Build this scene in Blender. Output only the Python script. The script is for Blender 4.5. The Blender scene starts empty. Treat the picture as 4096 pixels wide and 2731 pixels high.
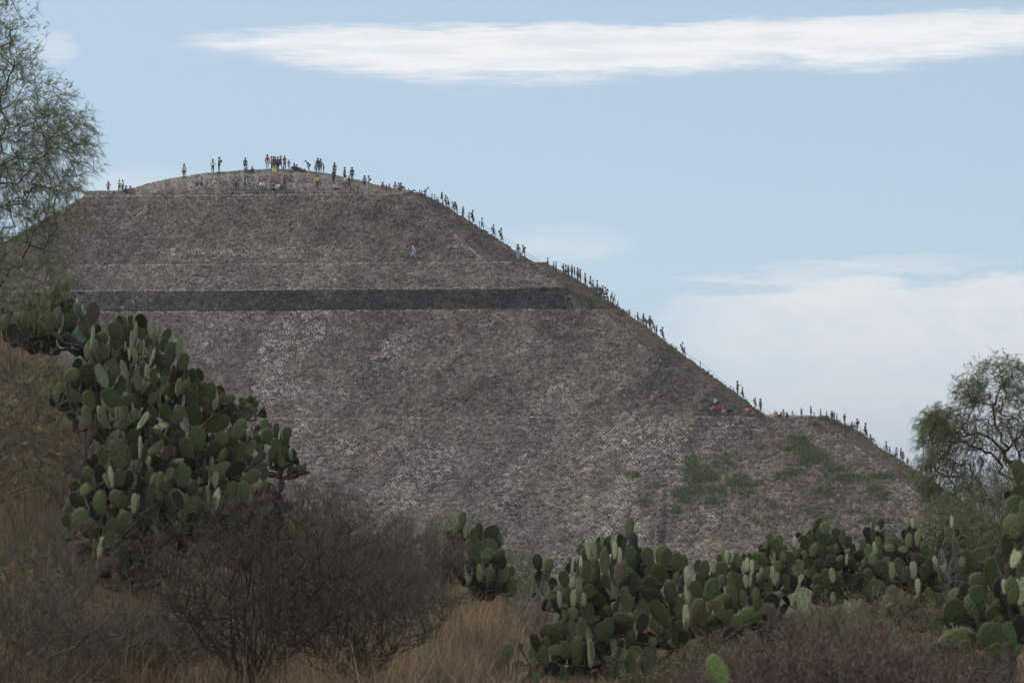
import bpy, math, random
import numpy as np
from mathutils import Vector, Matrix
from mathutils.bvhtree import BVHTree

# ------------------------------------------------------------------ camera, sky, sun, exposure
scn = bpy.context.scene
COL = scn.collection
F = 11378.0            # focal length in photograph pixels (100 mm on a 36 mm sensor, 4096 px wide)
HOR = 2150.0           # row of the horizon in the photograph
PITCH = math.atan((HOR - 1365.5) / F)
CP, SP = math.cos(PITCH), math.sin(PITCH)

cam_d = bpy.data.cameras.new('camera')
cam = bpy.data.objects.new('camera', cam_d)
COL.objects.link(cam)
cam.location = (0, 0, 0)
cam.rotation_euler = (math.radians(90) + PITCH, 0, 0)
cam_d.lens = 100.0
cam_d.sensor_width = 36.0
cam_d.clip_start = 0.5
cam_d.clip_end = 30000
cam_d.dof.use_dof = True
cam_d.dof.focus_distance = 60
cam_d.dof.aperture_fstop = 9.0
scn.camera = cam

SUN_EL, SUN_AZ = math.radians(46), math.radians(-72)     # azimuth measured from +Y towards +X
world = bpy.data.worlds.new('World')
scn.world = world
world.use_nodes = True
NT = world.node_tree
NT.nodes.clear()


class G:
    """tiny helper to write node graphs"""
    def __init__(self, nt):
        self.nt = nt

    def n(self, kind, **kw):
        x = self.nt.nodes.new(kind)
        for k, v in kw.items():
            setattr(x, k, v)
        return x

    def put(self, sock, v):
        if hasattr(v, 'is_output') or isinstance(v, bpy.types.NodeSocket):
            self.nt.links.new(v, sock)
        else:
            sock.default_value = v

    def m(self, op, a, b=0.0, c=0.0, clamp=False):
        x = self.n('ShaderNodeMath', operation=op, use_clamp=clamp)
        self.put(x.inputs[0], a)
        self.put(x.inputs[1], b)
        self.put(x.inputs[2], c)
        return x.outputs[0]

    def ss(self, v, lo, hi):
        x = self.n('ShaderNodeMapRange', interpolation_type='SMOOTHSTEP')
        self.put(x.inputs[0], v)
        self.put(x.inputs[1], lo)
        self.put(x.inputs[2], hi)
        return x.outputs[0]

    def noise(self, vec, scale, detail=4.0, rough=0.55):
        x = self.n('ShaderNodeTexNoise')
        if vec is not None:
            self.put(x.inputs['Vector'], vec)
        x.inputs['Scale'].default_value = scale
        x.inputs['Detail'].default_value = detail
        x.inputs['Roughness'].default_value = rough
        return x.outputs[0]

    def mix(self, f, a, b, mode='MIX'):
        x = self.n('ShaderNodeMix', data_type='RGBA', blend_type=mode)
        self.put(x.inputs[0], f)
        self.put(x.inputs[6], a)
        self.put(x.inputs[7], b)
        return x.outputs[2]

    def xyz(self, x, y, z):
        c = self.n('ShaderNodeCombineXYZ')
        self.put(c.inputs[0], x)
        self.put(c.inputs[1], y)
        self.put(c.inputs[2], z)
        return c.outputs[0]

    def curve(self, v, pts):
        """piecewise-linear value lookup through a colour ramp (greyscale)"""
        r = self.n('ShaderNodeValToRGB')
        lo, hi = pts[0][0], pts[-1][0]
        t = self.m('DIVIDE', self.m('SUBTRACT', v, lo), hi - lo)
        self.put(r.inputs[0], t)
        el = r.color_ramp.elements
        el[0].position, el[0].color = 0.0, (pts[0][1],) * 3 + (1,)
        el[1].position, el[1].color = 1.0, (pts[-1][1],) * 3 + (1,)
        for x, y in pts[1:-1]:
            e = el.new((x - lo) / (hi - lo))
            e.color = (y, y, y, 1)
        return r.outputs[0]


g = G(NT)
tc = g.n('ShaderNodeTexCoord').outputs['Generated']
sep = g.n('ShaderNodeSeparateXYZ')
NT.links.new(tc, sep.inputs[0])
X, Y, Z = sep.outputs
sky = g.n('ShaderNodeTexSky', sky_type='NISHITA')
sky.sun_disc = False
sky.sun_elevation = SUN_EL
sky.sun_rotation = SUN_AZ
sky.altitude = 2300
sky.air_density = 1.0
sky.dust_density = 1.2
sky.ozone_density = 1.0
# a thin high veil over the whole sky, with long streaks of denser cloud.  Plane coordinates of the
# sky direction: run = x/y and rise = z/y for the half ahead, mirrored behind.
ya = g.m('MAXIMUM', g.m('ABSOLUTE', Y), 0.06)
run = g.m('DIVIDE', X, ya)
rise = g.m('DIVIDE', Z, ya)
ahead = g.ss(Y, 0.2, 0.6)
wisp = g.noise(g.xyz(g.m('MULTIPLY', run, 9.0), g.m('MULTIPLY', rise, 62.0), 0.3), 1.0, 9.0, 0.62)
wisp2 = g.noise(g.xyz(g.m('ADD', g.m('MULTIPLY', run, 26.0), g.m('MULTIPLY', wisp, 1.5)), g.m('MULTIPLY', rise, 230.0), 4.3), 1.0, 9.0, 0.66)
soft = g.noise(g.xyz(g.m('MULTIPLY', run, 13.0), g.m('MULTIPLY', rise, 24.0), 9.1), 1.0, 7.0, 0.55)


def row(v):
    return math.tan(PITCH + math.atan((1365.5 - v) / F))


def colm(u):
    return (u - 2048) / F


K = 0.3
wob = g.m('ADD', g.m('MULTIPLY', g.m('SUBTRACT', wisp, 0.5), 0.020), g.m('MULTIPLY', g.m('SUBTRACT', wisp2, 0.5), 0.012))
h = g.m('ADD', rise, wob)
# main long cloud: upper and lower edge along its length
tp = [(540, 165), (800, 118), (1500, 92), (2500, 78), (3300, 48), (4096, 28), (6500, 20)]
bt = [(540, 185), (800, 225), (1200, 272), (1800, 345), (2250, 330), (2900, 292), (3400, 285), (4096, 250), (6500, 200)]
top_e = g.m('MULTIPLY', g.curve(run, [(colm(u), row(v) / K) for u, v in tp]), K)
bot_e = g.m('MULTIPLY', g.curve(run, [(colm(u), row(v) / K) for u, v in bt]), K)
in1 = g.m('MULTIPLY', g.ss(g.m('SUBTRACT', top_e, h), -0.0005, 0.0045), g.ss(g.m('SUBTRACT', h, bot_e), -0.001, 0.0075))
in1 = g.m('MULTIPLY', in1, g.m('MULTIPLY', g.ss(run, colm(480), colm(1050)), g.ss(g.m('MULTIPLY', run, -1.0), -0.62, -0.3)))
tex1 = g.m('ADD', 0.70, g.m('MULTIPLY', g.ss(wisp2, 0.35, 0.6), 0.30))
c1 = g.m('MULTIPLY', in1, tex1)
# broad soft bank low on the right
h2 = g.m('ADD', rise, g.m('ADD', g.m('MULTIPLY', g.m('SUBTRACT', soft, 0.5), 0.045), g.m('MULTIPLY', g.m('SUBTRACT', wisp2, 0.5), 0.022)))
up2 = g.m('MULTIPLY', g.curve(run, [(colm(2300), row(1420) / K), (colm(2700), row(1190) / K), (colm(3200), row(1085) / K), (colm(4096), row(1050) / K), (colm(6500), row(1000) / K)]), K)
in2 = g.m('MULTIPLY', g.ss(g.m('SUBTRACT', up2, h2), -0.001, 0.006), g.ss(g.m('ADD', run, g.m('MULTIPLY', g.m('SUBTRACT', wisp, 0.5), 0.08)), colm(2350), colm(3150)))
puffs = g.noise(g.xyz(g.m('MULTIPLY', run, 30.0), g.m('MULTIPLY', rise, 62.0), 2.7), 1.0, 9.0, 0.6)
c2 = g.m('MULTIPLY', in2, g.m('ADD', 0.60, g.m('ADD', g.m('MULTIPLY', g.ss(soft, 0.38, 0.6), 0.15), g.m('MULTIPLY', g.ss(puffs, 0.38, 0.6), 0.25))))
# small wisps
def puff(u, v, ru, rv, amp):
    a = g.m('DIVIDE', g.m('SUBTRACT', run, colm(u)), ru / F)
    b = g.m('DIVIDE', g.m('SUBTRACT', h, row(v)), rv / F)
    r2 = g.m('ADD', g.m('MULTIPLY', a, a), g.m('MULTIPLY', b, b))
    return g.m('MULTIPLY', g.ss(g.m('MULTIPLY', r2, -1.0), -1.0, -0.1), amp)
c3 = g.m('MAXIMUM', puff(200, 185, 120, 60, 0.38), g.m('MAXIMUM', puff(2250, 965, 330, 70, 0.33), puff(480, 735, 420, 90, 0.3)))
c3 = g.m('MAXIMUM', c3, g.m('MAXIMUM', puff(3750, 1068, 800, 38, 0.75), puff(3150, 1100, 560, 30, 0.55)))
c3 = g.m('MULTIPLY', c3, g.ss(wisp, 0.3, 0.62))
front = g.m('MULTIPLY', g.m('MAXIMUM', g.m('MAXIMUM', c1, c2), c3), ahead)
# everywhere above the frame and behind: broken thin cloud
dn = g.noise(g.xyz(g.m('MULTIPLY', X, 2.2), g.m('MULTIPLY', Y, 2.2), g.m('MULTIPLY', Z, 4.0)), 1.0, 6.0, 0.58)
gen = g.m('MULTIPLY', g.ss(dn, 0.42, 0.66), 0.75)
outside = g.m('MAXIMUM', g.m('SUBTRACT', 1.0, ahead), g.ss(rise, 0.24, 0.42))
outside = g.m('MAXIMUM', outside, g.ss(g.m('ABSOLUTE', run), 0.3, 0.55))
cov = g.m('MAXIMUM', front, g.m('MULTIPLY', gen, outside), clamp=True)
# colours
skyc = g.n('ShaderNodeMix', data_type='RGBA', blend_type='MULTIPLY')
skyc.inputs[0].default_value = 1.0
NT.links.new(sky.outputs[0], skyc.inputs[6])
SKY_TINT = (1.0, 1.0, 1.0, 1)
skyc.inputs[7].default_value = SKY_TINT
low = g.m('MULTIPLY', g.m('SUBTRACT', 1.0, g.ss(g.m('MAXIMUM', Z, 0.0), 0.0, 0.15)), 0.30)
veil = g.mix(g.m('ADD', 0.50, low), skyc.outputs[2], (7.4, 9.5, 10.8, 1))
full = g.mix(cov, veil, (10.4, 10.3, 10.1, 1))
bg = g.n('ShaderNodeBackground')
NT.links.new(full, bg.inputs[0])
bg.inputs[1].default_value = 0.10
wo = g.n('ShaderNodeOutputWorld')
NT.links.new(bg.outputs[0], wo.inputs[0])

sun_d = bpy.data.lights.new('sun', 'SUN')
sun_d.energy = 2.9
sun_d.angle = math.radians(3)
sun_d.color = (1.0, 0.93, 0.83)
sun = bpy.data.objects.new('sun', sun_d)
COL.objects.link(sun)
sdir = Vector((math.sin(SUN_AZ) * math.cos(SUN_EL), math.cos(SUN_AZ) * math.cos(SUN_EL), math.sin(SUN_EL)))
sun.rotation_euler = sdir.to_track_quat('Z', 'Y').to_euler()

scn.render.engine = 'CYCLES'
scn.view_settings.view_transform = 'Standard'
scn.view_settings.look = 'None'
scn.view_settings.exposure = 0.0
scn.view_settings.gamma = 1.0
scn.view_settings.use_curve_mapping = False
scn.cycles.max_bounces = 5
scn.cycles.diffuse_bounces = 2
scn.cycles.glossy_bounces = 2
scn.cycles.transmission_bounces = 2
scn.cycles.volume_bounces = 0
scn.cycles.transparent_max_bounces = 6
scn.cycles.use_adaptive_sampling = True
scn.cycles.adaptive_threshold = 0.02
scn.cycles.use_denoising = True

# ------------------------------------------------------------------ helpers
R = np.random.default_rng(7)
rnd = random.Random(11)


def P(u, v, d):
    """world point seen at photograph pixel (u, v) at ground distance d"""
    b = (1365.5 - v) / F
    a = (u - 2048) / F
    y, z = CP - SP * b, SP + CP * b
    return Vector((a / y * d, d, z / y * d))


def PN(u, v, d):
    b = (1365.5 - np.asarray(v, float)) / F
    a = (np.asarray(u, float) - 2048) / F
    y, z = CP - SP * b, SP + CP * b
    d = np.asarray(d, float) + 0 * a + 0 * b
    return np.stack([a / y * d, d, z / y * d], -1)


def UV(p):
    """pixel of world points (n,3)"""
    p = np.asarray(p, float)
    yy = p[..., 1] * CP + p[..., 2] * SP
    zz = -p[..., 1] * SP + p[..., 2] * CP
    return 2048 + p[..., 0] / yy * F, 1365.5 - zz / yy * F


def mesh_np(name, V, faces, col=None, mats=(), matidx=None, smooth=False):
    """faces: list of (k, array(n,k)); col: per-vertex rgb"""
    me = bpy.data.meshes.new(name)
    V = np.asarray(V, np.float32).reshape(-1, 3)
    me.vertices.add(len(V))
    me.vertices.foreach_set('co', V.ravel())
    loops, starts, tot = [], [], 0
    for fa in faces:
        fa = np.asarray(fa, np.int32)
        if fa.size == 0:
            continue
        n, k = fa.shape
        loops.append(fa.ravel())
        starts.append(tot + np.arange(n) * k)
        tot += n * k
    if loops:
        L = np.concatenate(loops).astype(np.int32)
        S = np.concatenate(starts).astype(np.int32)
        me.loops.add(len(L))
        me.loops.foreach_set('vertex_index', L)
        me.polygons.add(len(S))
        me.polygons.foreach_set('loop_start', S)
        if matidx is not None:
            me.polygons.foreach_set('material_index', np.asarray(matidx, np.int32))
    me.update(calc_edges=True)
    if smooth:
        me.shade_smooth()
    if col is not None:
        a = me.color_attributes.new('tint', 'FLOAT_COLOR', 'POINT')
        c = np.ones((len(V), 4), np.float32)
        c[:, :3] = col
        a.data.foreach_set('color', c.ravel())
    for m in mats:
        me.materials.append(m)
    return me


def link(name, me, parent=None, color=None, loc=None, mat=None):
    o = bpy.data.objects.new(name, me)
    COL.objects.link(o)
    if loc is not None:
        o.location = loc
    if parent is not None:
        o.parent = parent
    if color is not None:
        o.color = (*color, 1)
    return o


def tag(o, label=None, cat=None, group=None, kind=None):
    for k, v in (('label', label), ('category', cat), ('group', group), ('kind', kind)):
        if v:
            o[k] = v
    return o


def empty(name, loc, label, cat, group=None):
    o = bpy.data.objects.new(name, None)
    o.empty_display_size = 0.3
    COL.objects.link(o)
    o.location = loc
    return tag(o, label, cat, group)


def shift(me_or_V, loc):
    return me_or_V - np.asarray(loc, float)


_lat = {}


def vnoise(x, y, seed=0):
    """smooth value noise on arrays"""
    if seed not in _lat:
        _lat[seed] = np.random.default_rng(1000 + seed).random((256, 256))
    T = _lat[seed]
    xi, yi = np.floor(x).astype(int), np.floor(y).astype(int)
    fx, fy = x - xi, y - yi
    fx, fy = fx * fx * (3 - 2 * fx), fy * fy * (3 - 2 * fy)
    a = T[xi % 256, yi % 256]
    b = T[(xi + 1) % 256, yi % 256]
    c = T[xi % 256, (yi + 1) % 256]
    d = T[(xi + 1) % 256, (yi + 1) % 256]
    return (a * (1 - fx) + b * fx) * (1 - fy) + (c * (1 - fx) + d * fx) * fy


def fbm(x, y, seed=0, oct=4):
    s, a, t = 0, 0.5, 0
    for i in range(oct):
        s = s + a * vnoise(x * 2 ** i, y * 2 ** i, seed + i)
        t += a
        a *= 0.55
    return s / t


# ------------------------------------------------------------------ materials
def new_mat(name):
    m = bpy.data.materials.new(name)
    m.use_nodes = True
    nt = m.node_tree
    nt.nodes.clear()
    gg = G(nt)
    out = gg.n('ShaderNodeOutputMaterial')
    return m, gg, out


def mat_basic(name, src, scale=20.0, amp=0.35, rough=0.9, transl=0.0, bump=0.0, spec=0.2, base=(1, 1, 1), dots=0.0):
    """src: 'tint' vertex attribute, 'object' object colour, or a fixed colour"""
    m, gg, out = new_mat(name)
    nt = m.node_tree
    if src == 'tint':
        c = gg.n('ShaderNodeVertexColor', layer_name='tint').outputs[0]
    elif src == 'object':
        c = gg.n('ShaderNodeObjectInfo').outputs['Color']
    else:
        c = (*src, 1)
    tcn = gg.n('ShaderNodeTexCoord').outputs['Object']
    nz = gg.noise(tcn, scale, 5.0, 0.6)
    v = gg.m('ADD', 1.0 - amp, gg.m('MULTIPLY', nz, amp * 2))
    c = gg.mix(1.0, c, gg.n('ShaderNodeCombineColor').outputs[0] if False else gg.xyz(v, v, v), 'MULTIPLY')
    bs = gg.n('ShaderNodeBsdfPrincipled')
    if dots:
        vo = gg.n('ShaderNodeTexVoronoi')
        vo.inputs['Scale'].default_value = dots
        gg.put(vo.inputs['Vector'], tcn)
        dd = gg.ss(vo.outputs['Distance'], 0.12, 0.24)
        c = gg.mix(dd, (0.035, 0.04, 0.02, 1), c)
        nz = gg.m('ADD', gg.m('MULTIPLY', nz, 0.4), vo.outputs['Distance'])
    gg.put(bs.inputs['Base Color'], c)
    bs.inputs['Roughness'].default_value = rough
    bs.inputs['Specular IOR Level'].default_value = spec
    if bump:
        b = gg.n('ShaderNodeBump')
        b.inputs['Strength'].default_value = bump
        b.inputs['Distance'].default_value = 0.02
        gg.put(b.inputs['Height'], nz)
        nt.links.new(b.outputs[0], bs.inputs['Normal'])
    if transl:
        tr = gg.n('ShaderNodeBsdfTranslucent')
        gg.put(tr.inputs[0], c)
        mx = gg.n('ShaderNodeMixShader')
        mx.inputs[0].default_value = transl
        nt.links.new(bs.outputs[0], mx.inputs[1])
        nt.links.new(tr.outputs[0], mx.inputs[2])
        nt.links.new(mx.outputs[0], out.inputs[0])
    else:
        nt.links.new(bs.outputs[0], out.inputs[0])
    return m


M_STONE = mat_basic('volcanic_stone', 'tint', 3.0, 0.30, 0.95, bump=0.4)
M_STONE1 = mat_basic('single_stone', 'object', 3.0, 0.25, 0.95, bump=0.4)
M_MORTAR = mat_basic('lime_mortar', 'tint', 2.2, 0.30, 0.95, bump=0.5)
M_BARK = mat_basic('bark', 'tint', 30.0, 0.35, 0.95)
M_LEAF = mat_basic('leaf', 'tint', 6.0, 0.25, 0.6, transl=0.3)
M_GRASS = mat_basic('dry_grass_blade', 'tint', 3.0, 0.25, 0.9, transl=0.2)
M_PAD = mat_basic('cactus_skin', 'object', 5.0, 0.40, 0.8, bump=0.25, spec=0.15, dots=9.0)
M_SPINE = mat_basic('cactus_spine', (0.33, 0.30, 0.20), 5.0, 0.2, 0.8)
M_CLOTH = mat_basic('cloth', 'object', 14.0, 0.2, 0.9)
M_SKIN = mat_basic('skin', 'object', 8.0, 0.1, 0.6)
M_METAL = mat_basic('painted_steel', (0.07, 0.085, 0.07), 5.0, 0.2, 0.5)
# ------------------------------------------------------------------ terrain
GD = np.array([5, 8, 14, 22, 32, 45, 60, 80, 120, 200.0])
GU = np.array([-900, 0, 400, 800, 1200, 1700, 2200, 2800, 3400, 4096, 5000.0])
GZ = np.array([
    # 5     8     14    22    32    45    60    80    120   200
    [-1.6, -1.3, -0.9, -0.6, 0.6, 3.0, 5.6, 6.6, 3.5, -2.5],
    [-1.6, -1.4, -1.2, -1.0, -0.3, 1.4, 4.3, 5.2, 2.0, -3.0],
    [-1.6, -1.5, -1.3, -1.25, -1.1, 0.3, 2.9, 3.8, 1.0, -3.2],
    [-1.6, -1.5, -1.4, -1.35, -1.15, -0.3, 1.6, 1.8, -1.0, -3.4],
    [-1.6, -1.5, -1.4, -1.35, -1.2, -0.6, 0.3, 0.1, -2.0, -3.5],
    [-1.6, -1.5, -1.45, -1.4, -1.3, -1.1, -0.75, -1.3, -2.9, -3.5],
    [-1.6, -1.55, -1.5, -1.5, -1.6, -1.7, -1.7, -2.3, -3.2, -3.5],
    [-1.6, -1.55, -1.5, -1.6, -1.7, -1.8, -1.95, -2.6, -3.4, -3.5],
    [-1.6, -1.5, -1.45, -1.5, -1.6, -1.7, -1.85, -2.4, -3.2, -3.5],
    [-1.6, -1.5, -1.4, -1.35, -1.2, -1.0, -0.8, -0.9, -2.2, -3.4],
    [-1.6, -1.4, -1.3, -1.2, -0.9, -0.6, -0.3, -0.3, -1.5, -3.2]])


def ground_z(x, y):
    x, y = np.asarray(x, float), np.asarray(y, float)
    yy = np.clip(y, 5, 200)
    u = np.clip(x / yy * F + 2048, GU[0], GU[-1])
    iu = np.clip(np.searchsorted(GU, u) - 1, 0, len(GU) - 2)
    idd = np.clip(np.searchsorted(GD, yy) - 1, 0, len(GD) - 2)
    fu = (u - GU[iu]) / (GU[iu + 1] - GU[iu])
    fd = (yy - GD[idd]) / (GD[idd + 1] - GD[idd])
    fu, fd = fu * fu * (3 - 2 * fu) * 0.6 + fu * 0.4, fd
    z = (GZ[iu, idd] * (1 - fu) + GZ[iu + 1, idd] * fu) * (1 - fd) + (GZ[iu, idd + 1] * (1 - fu) + GZ[iu + 1, idd + 1] * fu) * fd
    z = z + (fbm(x * 0.6 + 50, y * 0.6 + 50, 3) - 0.5) * 0.25
    z = z - 0.1 * np.clip((y - 200) / 3000, 0, 1)
    return z


def spaced(a, b, step, lim, n):
    core = np.arange(a, b + 1e-6, step)
    out = b + (lim - b) * (np.linspace(0, 1, n)[1:] ** 3.2) + step * np.arange(1, n)
    neg = a - (lim + a) * (np.linspace(0, 1, n)[1:] ** 3.2) - step * np.arange(1, n)
    return np.concatenate([neg[::-1], core, out])


xs, ys = spaced(-24, 24, 0.4, 9000, 26), spaced(4, 96, 0.5, 9000, 26)
gx, gy = np.meshgrid(xs, ys, indexing='ij')
gz = ground_z(gx, gy)
nx, ny = len(xs), len(ys)
idx = np.arange(nx * ny).reshape(nx, ny)
fa = np.stack([idx[:-1, :-1], idx[1:, :-1], idx[1:, 1:], idx[:-1, 1:]], -1).reshape(-1, 4)

m, gg, out = new_mat('ground_soil')
tcn = gg.n('ShaderNodeTexCoord').outputs['Object']
n1 = gg.noise(tcn, 0.35, 6, 0.6)
n2 = gg.noise(tcn, 7.0, 6, 0.7)
dist = gg.n('ShaderNodeSeparateXYZ')
gg.nt.links.new(tcn, dist.inputs[0])
far = gg.ss(gg.m('ADD', dist.outputs[1], gg.m('MULTIPLY', gg.m('SUBTRACT', n1, 0.5), 20)), 72.0, 96.0)
near_c = gg.mix(n2, (0.06, 0.042, 0.03, 1), (0.24, 0.165, 0.11, 1))
far_c = gg.mix(n2, (0.07, 0.078, 0.05, 1), (0.19, 0.19, 0.13, 1))
cc = gg.mix(far, near_c, far_c)
bs = gg.n('ShaderNodeBsdfPrincipled')
gg.put(bs.inputs['Base Color'], cc)
bs.inputs['Roughness'].default_value = 1.0
bs.inputs['Specular IOR Level'].default_value = 0.0
bp = gg.n('ShaderNodeBump')
bp.inputs['Distance'].default_value = 0.08
gg.put(bp.inputs['Height'], n2)
gg.nt.links.new(bp.outputs[0], bs.inputs['Normal'])
gg.nt.links.new(bs.outputs[0], out.inputs[0])
ground = link('ground', mesh_np('ground', np.stack([gx, gy, gz], -1), [fa], mats=[m], smooth=True))
tag(ground, kind='structure')

# far blue hills beyond the plain
hx = np.linspace(-7000, 7500, 260)
ridge = 25 + 100 * fbm(hx / 900 + 20, hx * 0 + 3, 31, 5) + 95 * np.exp(-((hx - 1130) / 330) ** 2)
V, rows = [], 9
for j in range(rows):
    t = j / (rows - 1)
    yy = 5200 + 1500 * t
    V.append(np.stack([hx, yy + 0 * hx, -6 + ridge * math.sin(math.pi * min(1, t * 0.98)) ** 0.8 * (0.9 + 0.2 * vnoise(hx / 160, hx * 0 + t * 6, 33))], -1))
V = np.concatenate(V)
idx = np.arange(len(V)).reshape(rows, -1)
fa = np.stack([idx[:-1, :-1], idx[:-1, 1:], idx[1:, 1:], idx[1:, :-1]], -1).reshape(-1, 4)
M_HILL = mat_basic('hill_scrub', (0.06, 0.075, 0.05), 0.02, 0.4, 1.0)
tag(link('hills', mesh_np('hills', V, [fa], mats=[M_HILL], smooth=True)), kind='structure')

# ------------------------------------------------------------------ the pyramid
PO = Vector((-20, 330, -4))
pyramid = empty('stepped_pyramid', PO, 'huge stepped stone pyramid of grey brown rubble with people on its summit and stair', 'pyramid')
TAN = math.tan(math.radians(4.5))      # the front recedes slightly towards the left


def FP(u, z, d0, u0=2048):
    """point on a front edge line at height z: distance d0 at column u0, receding to the left"""
    a = (u - 2048) / F
    a0 = (u0 - 2048) / F
    # y = d0 - TAN*(x - a0*d0') ; x = a/y_*y with small pitch terms handled by solving on the ray
    y = (d0 + TAN * a0 * d0) / (1 + TAN * a)
    b = z / y
    ang = math.atan(b) - PITCH
    # column scale: x = a / (CP - SP*bb) * y where bb = tan(ang)
    sc = 1 / (CP - SP * math.tan(ang))
    return Vector((a * sc * y, y, z))


def level(u_r, v, d, u_l):
    """front edge at the height seen at (u_r, v) at distance d; its right and left ends"""
    z = P(u_r, v, d).z
    return FP(u_l, z, d, u_r), FP(u_r, z, d, u_r)


# left end, right end of each front edge from the ground up
L0 = level(4100, 2300, 271, -2600)
L1 = level(3270, 1668, 297, -1700)
L2 = level(2932, 1675, 300.5, -1650)
L3 = level(2395, 1238, 315, -700)
L4 = level(2306, 1243, 316.3, -690)
L5 = level(2276, 1150, 316.9, -560)
L6 = level(2140, 1050, 321, -260)
L7 = level(1957, 1059, 323.5, -170)
L8 = level(1640, 775, 334, 332)

front_patches = []          # (BL, BR, TR, TL, kind)
front_patches.append((L0[0], L0[1], L1[1], L1[0], 'lower'))
front_patches.append((L2[0], L2[1], L3[1], L3[0], 'second'))
front_patches.append((L4[0], L4[1], L5[1], L5[0], 'band'))
front_patches.append((L5[0] + Vector((0, .35, 0)), L5[1] + Vector((0, .35, 0)), L6[1], L6[0], 'third'))
front_patches.append((L7[0], L7[1], L8[1], L8[0], 'upper'))


def g2(u, v, u0, v0, ru, rv, ang=0.0):
    c, s = math.cos(ang), math.sin(ang)
    du, dv = u - u0, v - v0
    a, b = (du * c + dv * s) / ru, (-du * s + dv * c) / rv
    return np.exp(-(a * a + b * b))


def mortar_mask(u, v, kind):
    """how much pale mortar shows round the stones (0..1)"""
    # streaks that run down the slope from upper right to lower left
    p = (u * 0.75 + v * 0.66)
    q = (-u * 0.66 + v * 0.75)
    st = fbm(p / 75 + 9, q / 330 + 3, 41, 4)
    fine = fbm(u / 28, v / 18, 47, 3)
    big = fbm(u / 260 + 5, v / 170, 51, 3)
    if kind == 'lower':
        k = 0.12 + 1.3 * np.clip(st - 0.42, 0, 1) + 0.8 * np.clip(big - 0.45, 0, 1)
        k += 0.55 * g2(u, v, 2690, 1850, 42, 260) + 0.30 * g2(u, v, 2560, 1760, 160, 90) + 0.35 * g2(u, v, 2540, 2120, 60, 130)
        k += 0.3 * g2(u, v, 1480, 1790, 240, 60)
        k -= 0.35 * g2(u, v, 3300, 1950, 500, 190)
    elif kind == 'second':
        k = 0.02 + 1.7 * np.clip(st - 0.44, 0, 1) + 0.5 * np.clip(big - 0.5, 0, 1)
        k += 0.95 * g2(u, v, 1180, 1290, 110, 45, -0.3) + 0.95 * g2(u, v, 1100, 1430, 75, 120, 0.5) + 0.6 * g2(u, v, 1250, 1580, 240, 55)
        k += 0.45 * g2(u, v, 1560, 1400, 60, 150, 0.9) + 0.5 * g2(u, v, 2180, 1390, 60, 40, 0.6) + 0.45 * g2(u, v, 2230, 1570, 160, 60, 0.8)
        k -= 0.3 * g2(u, v, 2300, 1330, 160, 80) + 0.25 * g2(u, v, 1700, 1300, 220, 60)
        k -= 0.5 * np.clip((u - 2450) / 300, 0, 1)
    elif kind == 'band':
        k = 0.0 + 0.5 * np.clip(fine - 0.5, 0, 1) + 0.30 * np.clip((1000 - u) / 600, 0, 1) + 0.12 * g2(u, v, 2270, 1200, 50, 60) + 0.5 * g2(u, v, 1330, 1170, 40, 40)
    elif kind == 'third':
        k = 0.16 + 0.8 * np.clip(st - 0.45, 0, 1) + 0.5 * g2(u, v, 2230, 1090, 80, 30)
    elif kind == 'upper':
        k = 0.06 + 0.8 * np.clip(st - 0.45, 0, 1) + 0.5 * g2(u, v, 1000, 1005, 420, 28) + 0.35 * g2(u, v, 1900, 980, 120, 60) + 0.35 * np.clip((815 - v) / 60, 0, 1)
    elif kind in ('side', 'flat'):
        k = 0.0 + 0.3 * np.clip(st - 0.5, 0, 1)
    else:
        k = 0.12 + 0.6 * np.clip(st - 0.45, 0, 1)
    k = (.10 + .62 * k) * (0.45 + 1.1 * fine)
    return np.clip(k, 0, .60)


def tone(u, v, kind):
    """(grey..brown mix, brightness) of the stones by place"""
    big = fbm(u / 190 + 30, v / 120 + 7, 61, 4)
    mid = fbm(u / 40 + 30, v / 25 + 7, 67, 3)
    brown = np.clip(0.35 + 1.9 * (big - 0.5) + 0.6 * (mid - 0.5), 0, 1)
    br = 0.88 + 0.8 * (mid - 0.5) + 0.8 * (big - 0.5)
    st = fbm((u * .75 + v * .66) / 60 + 9, (-u * .66 + v * .75) / 330 + 3, 41, 3)
    br = br + .5 * (st - .5)
    if kind == 'upper':
        brown, br = np.clip(brown + 0.4, 0, 1), br * .92
    if kind == 'lower':
        brown = np.clip(brown - 0.18 + 0.3 * g2(u, v, 3400, 2050, 400, 150), 0, 1)
        br = br * 0.95
    if kind == 'band':
        brown, br = np.clip(brown - 0.25, 0, 1), br * 0.68 + .16 * np.clip((1100 - u) / 700, 0, 1)  # upright band: stone colour darkened for the weak sky light it gets
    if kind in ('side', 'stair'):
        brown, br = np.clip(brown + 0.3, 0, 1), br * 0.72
    return brown, br


PAL = np.array([[.195, .178, .168], [.172, .158, .150], [.215, .190, .176], [.130, .120, .116], [.185, .165, .150], [.26, .242, .228], [.185, .158, .143], [.10, .094, .09]])
BIGS = []                   # candidate individual stones


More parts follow.
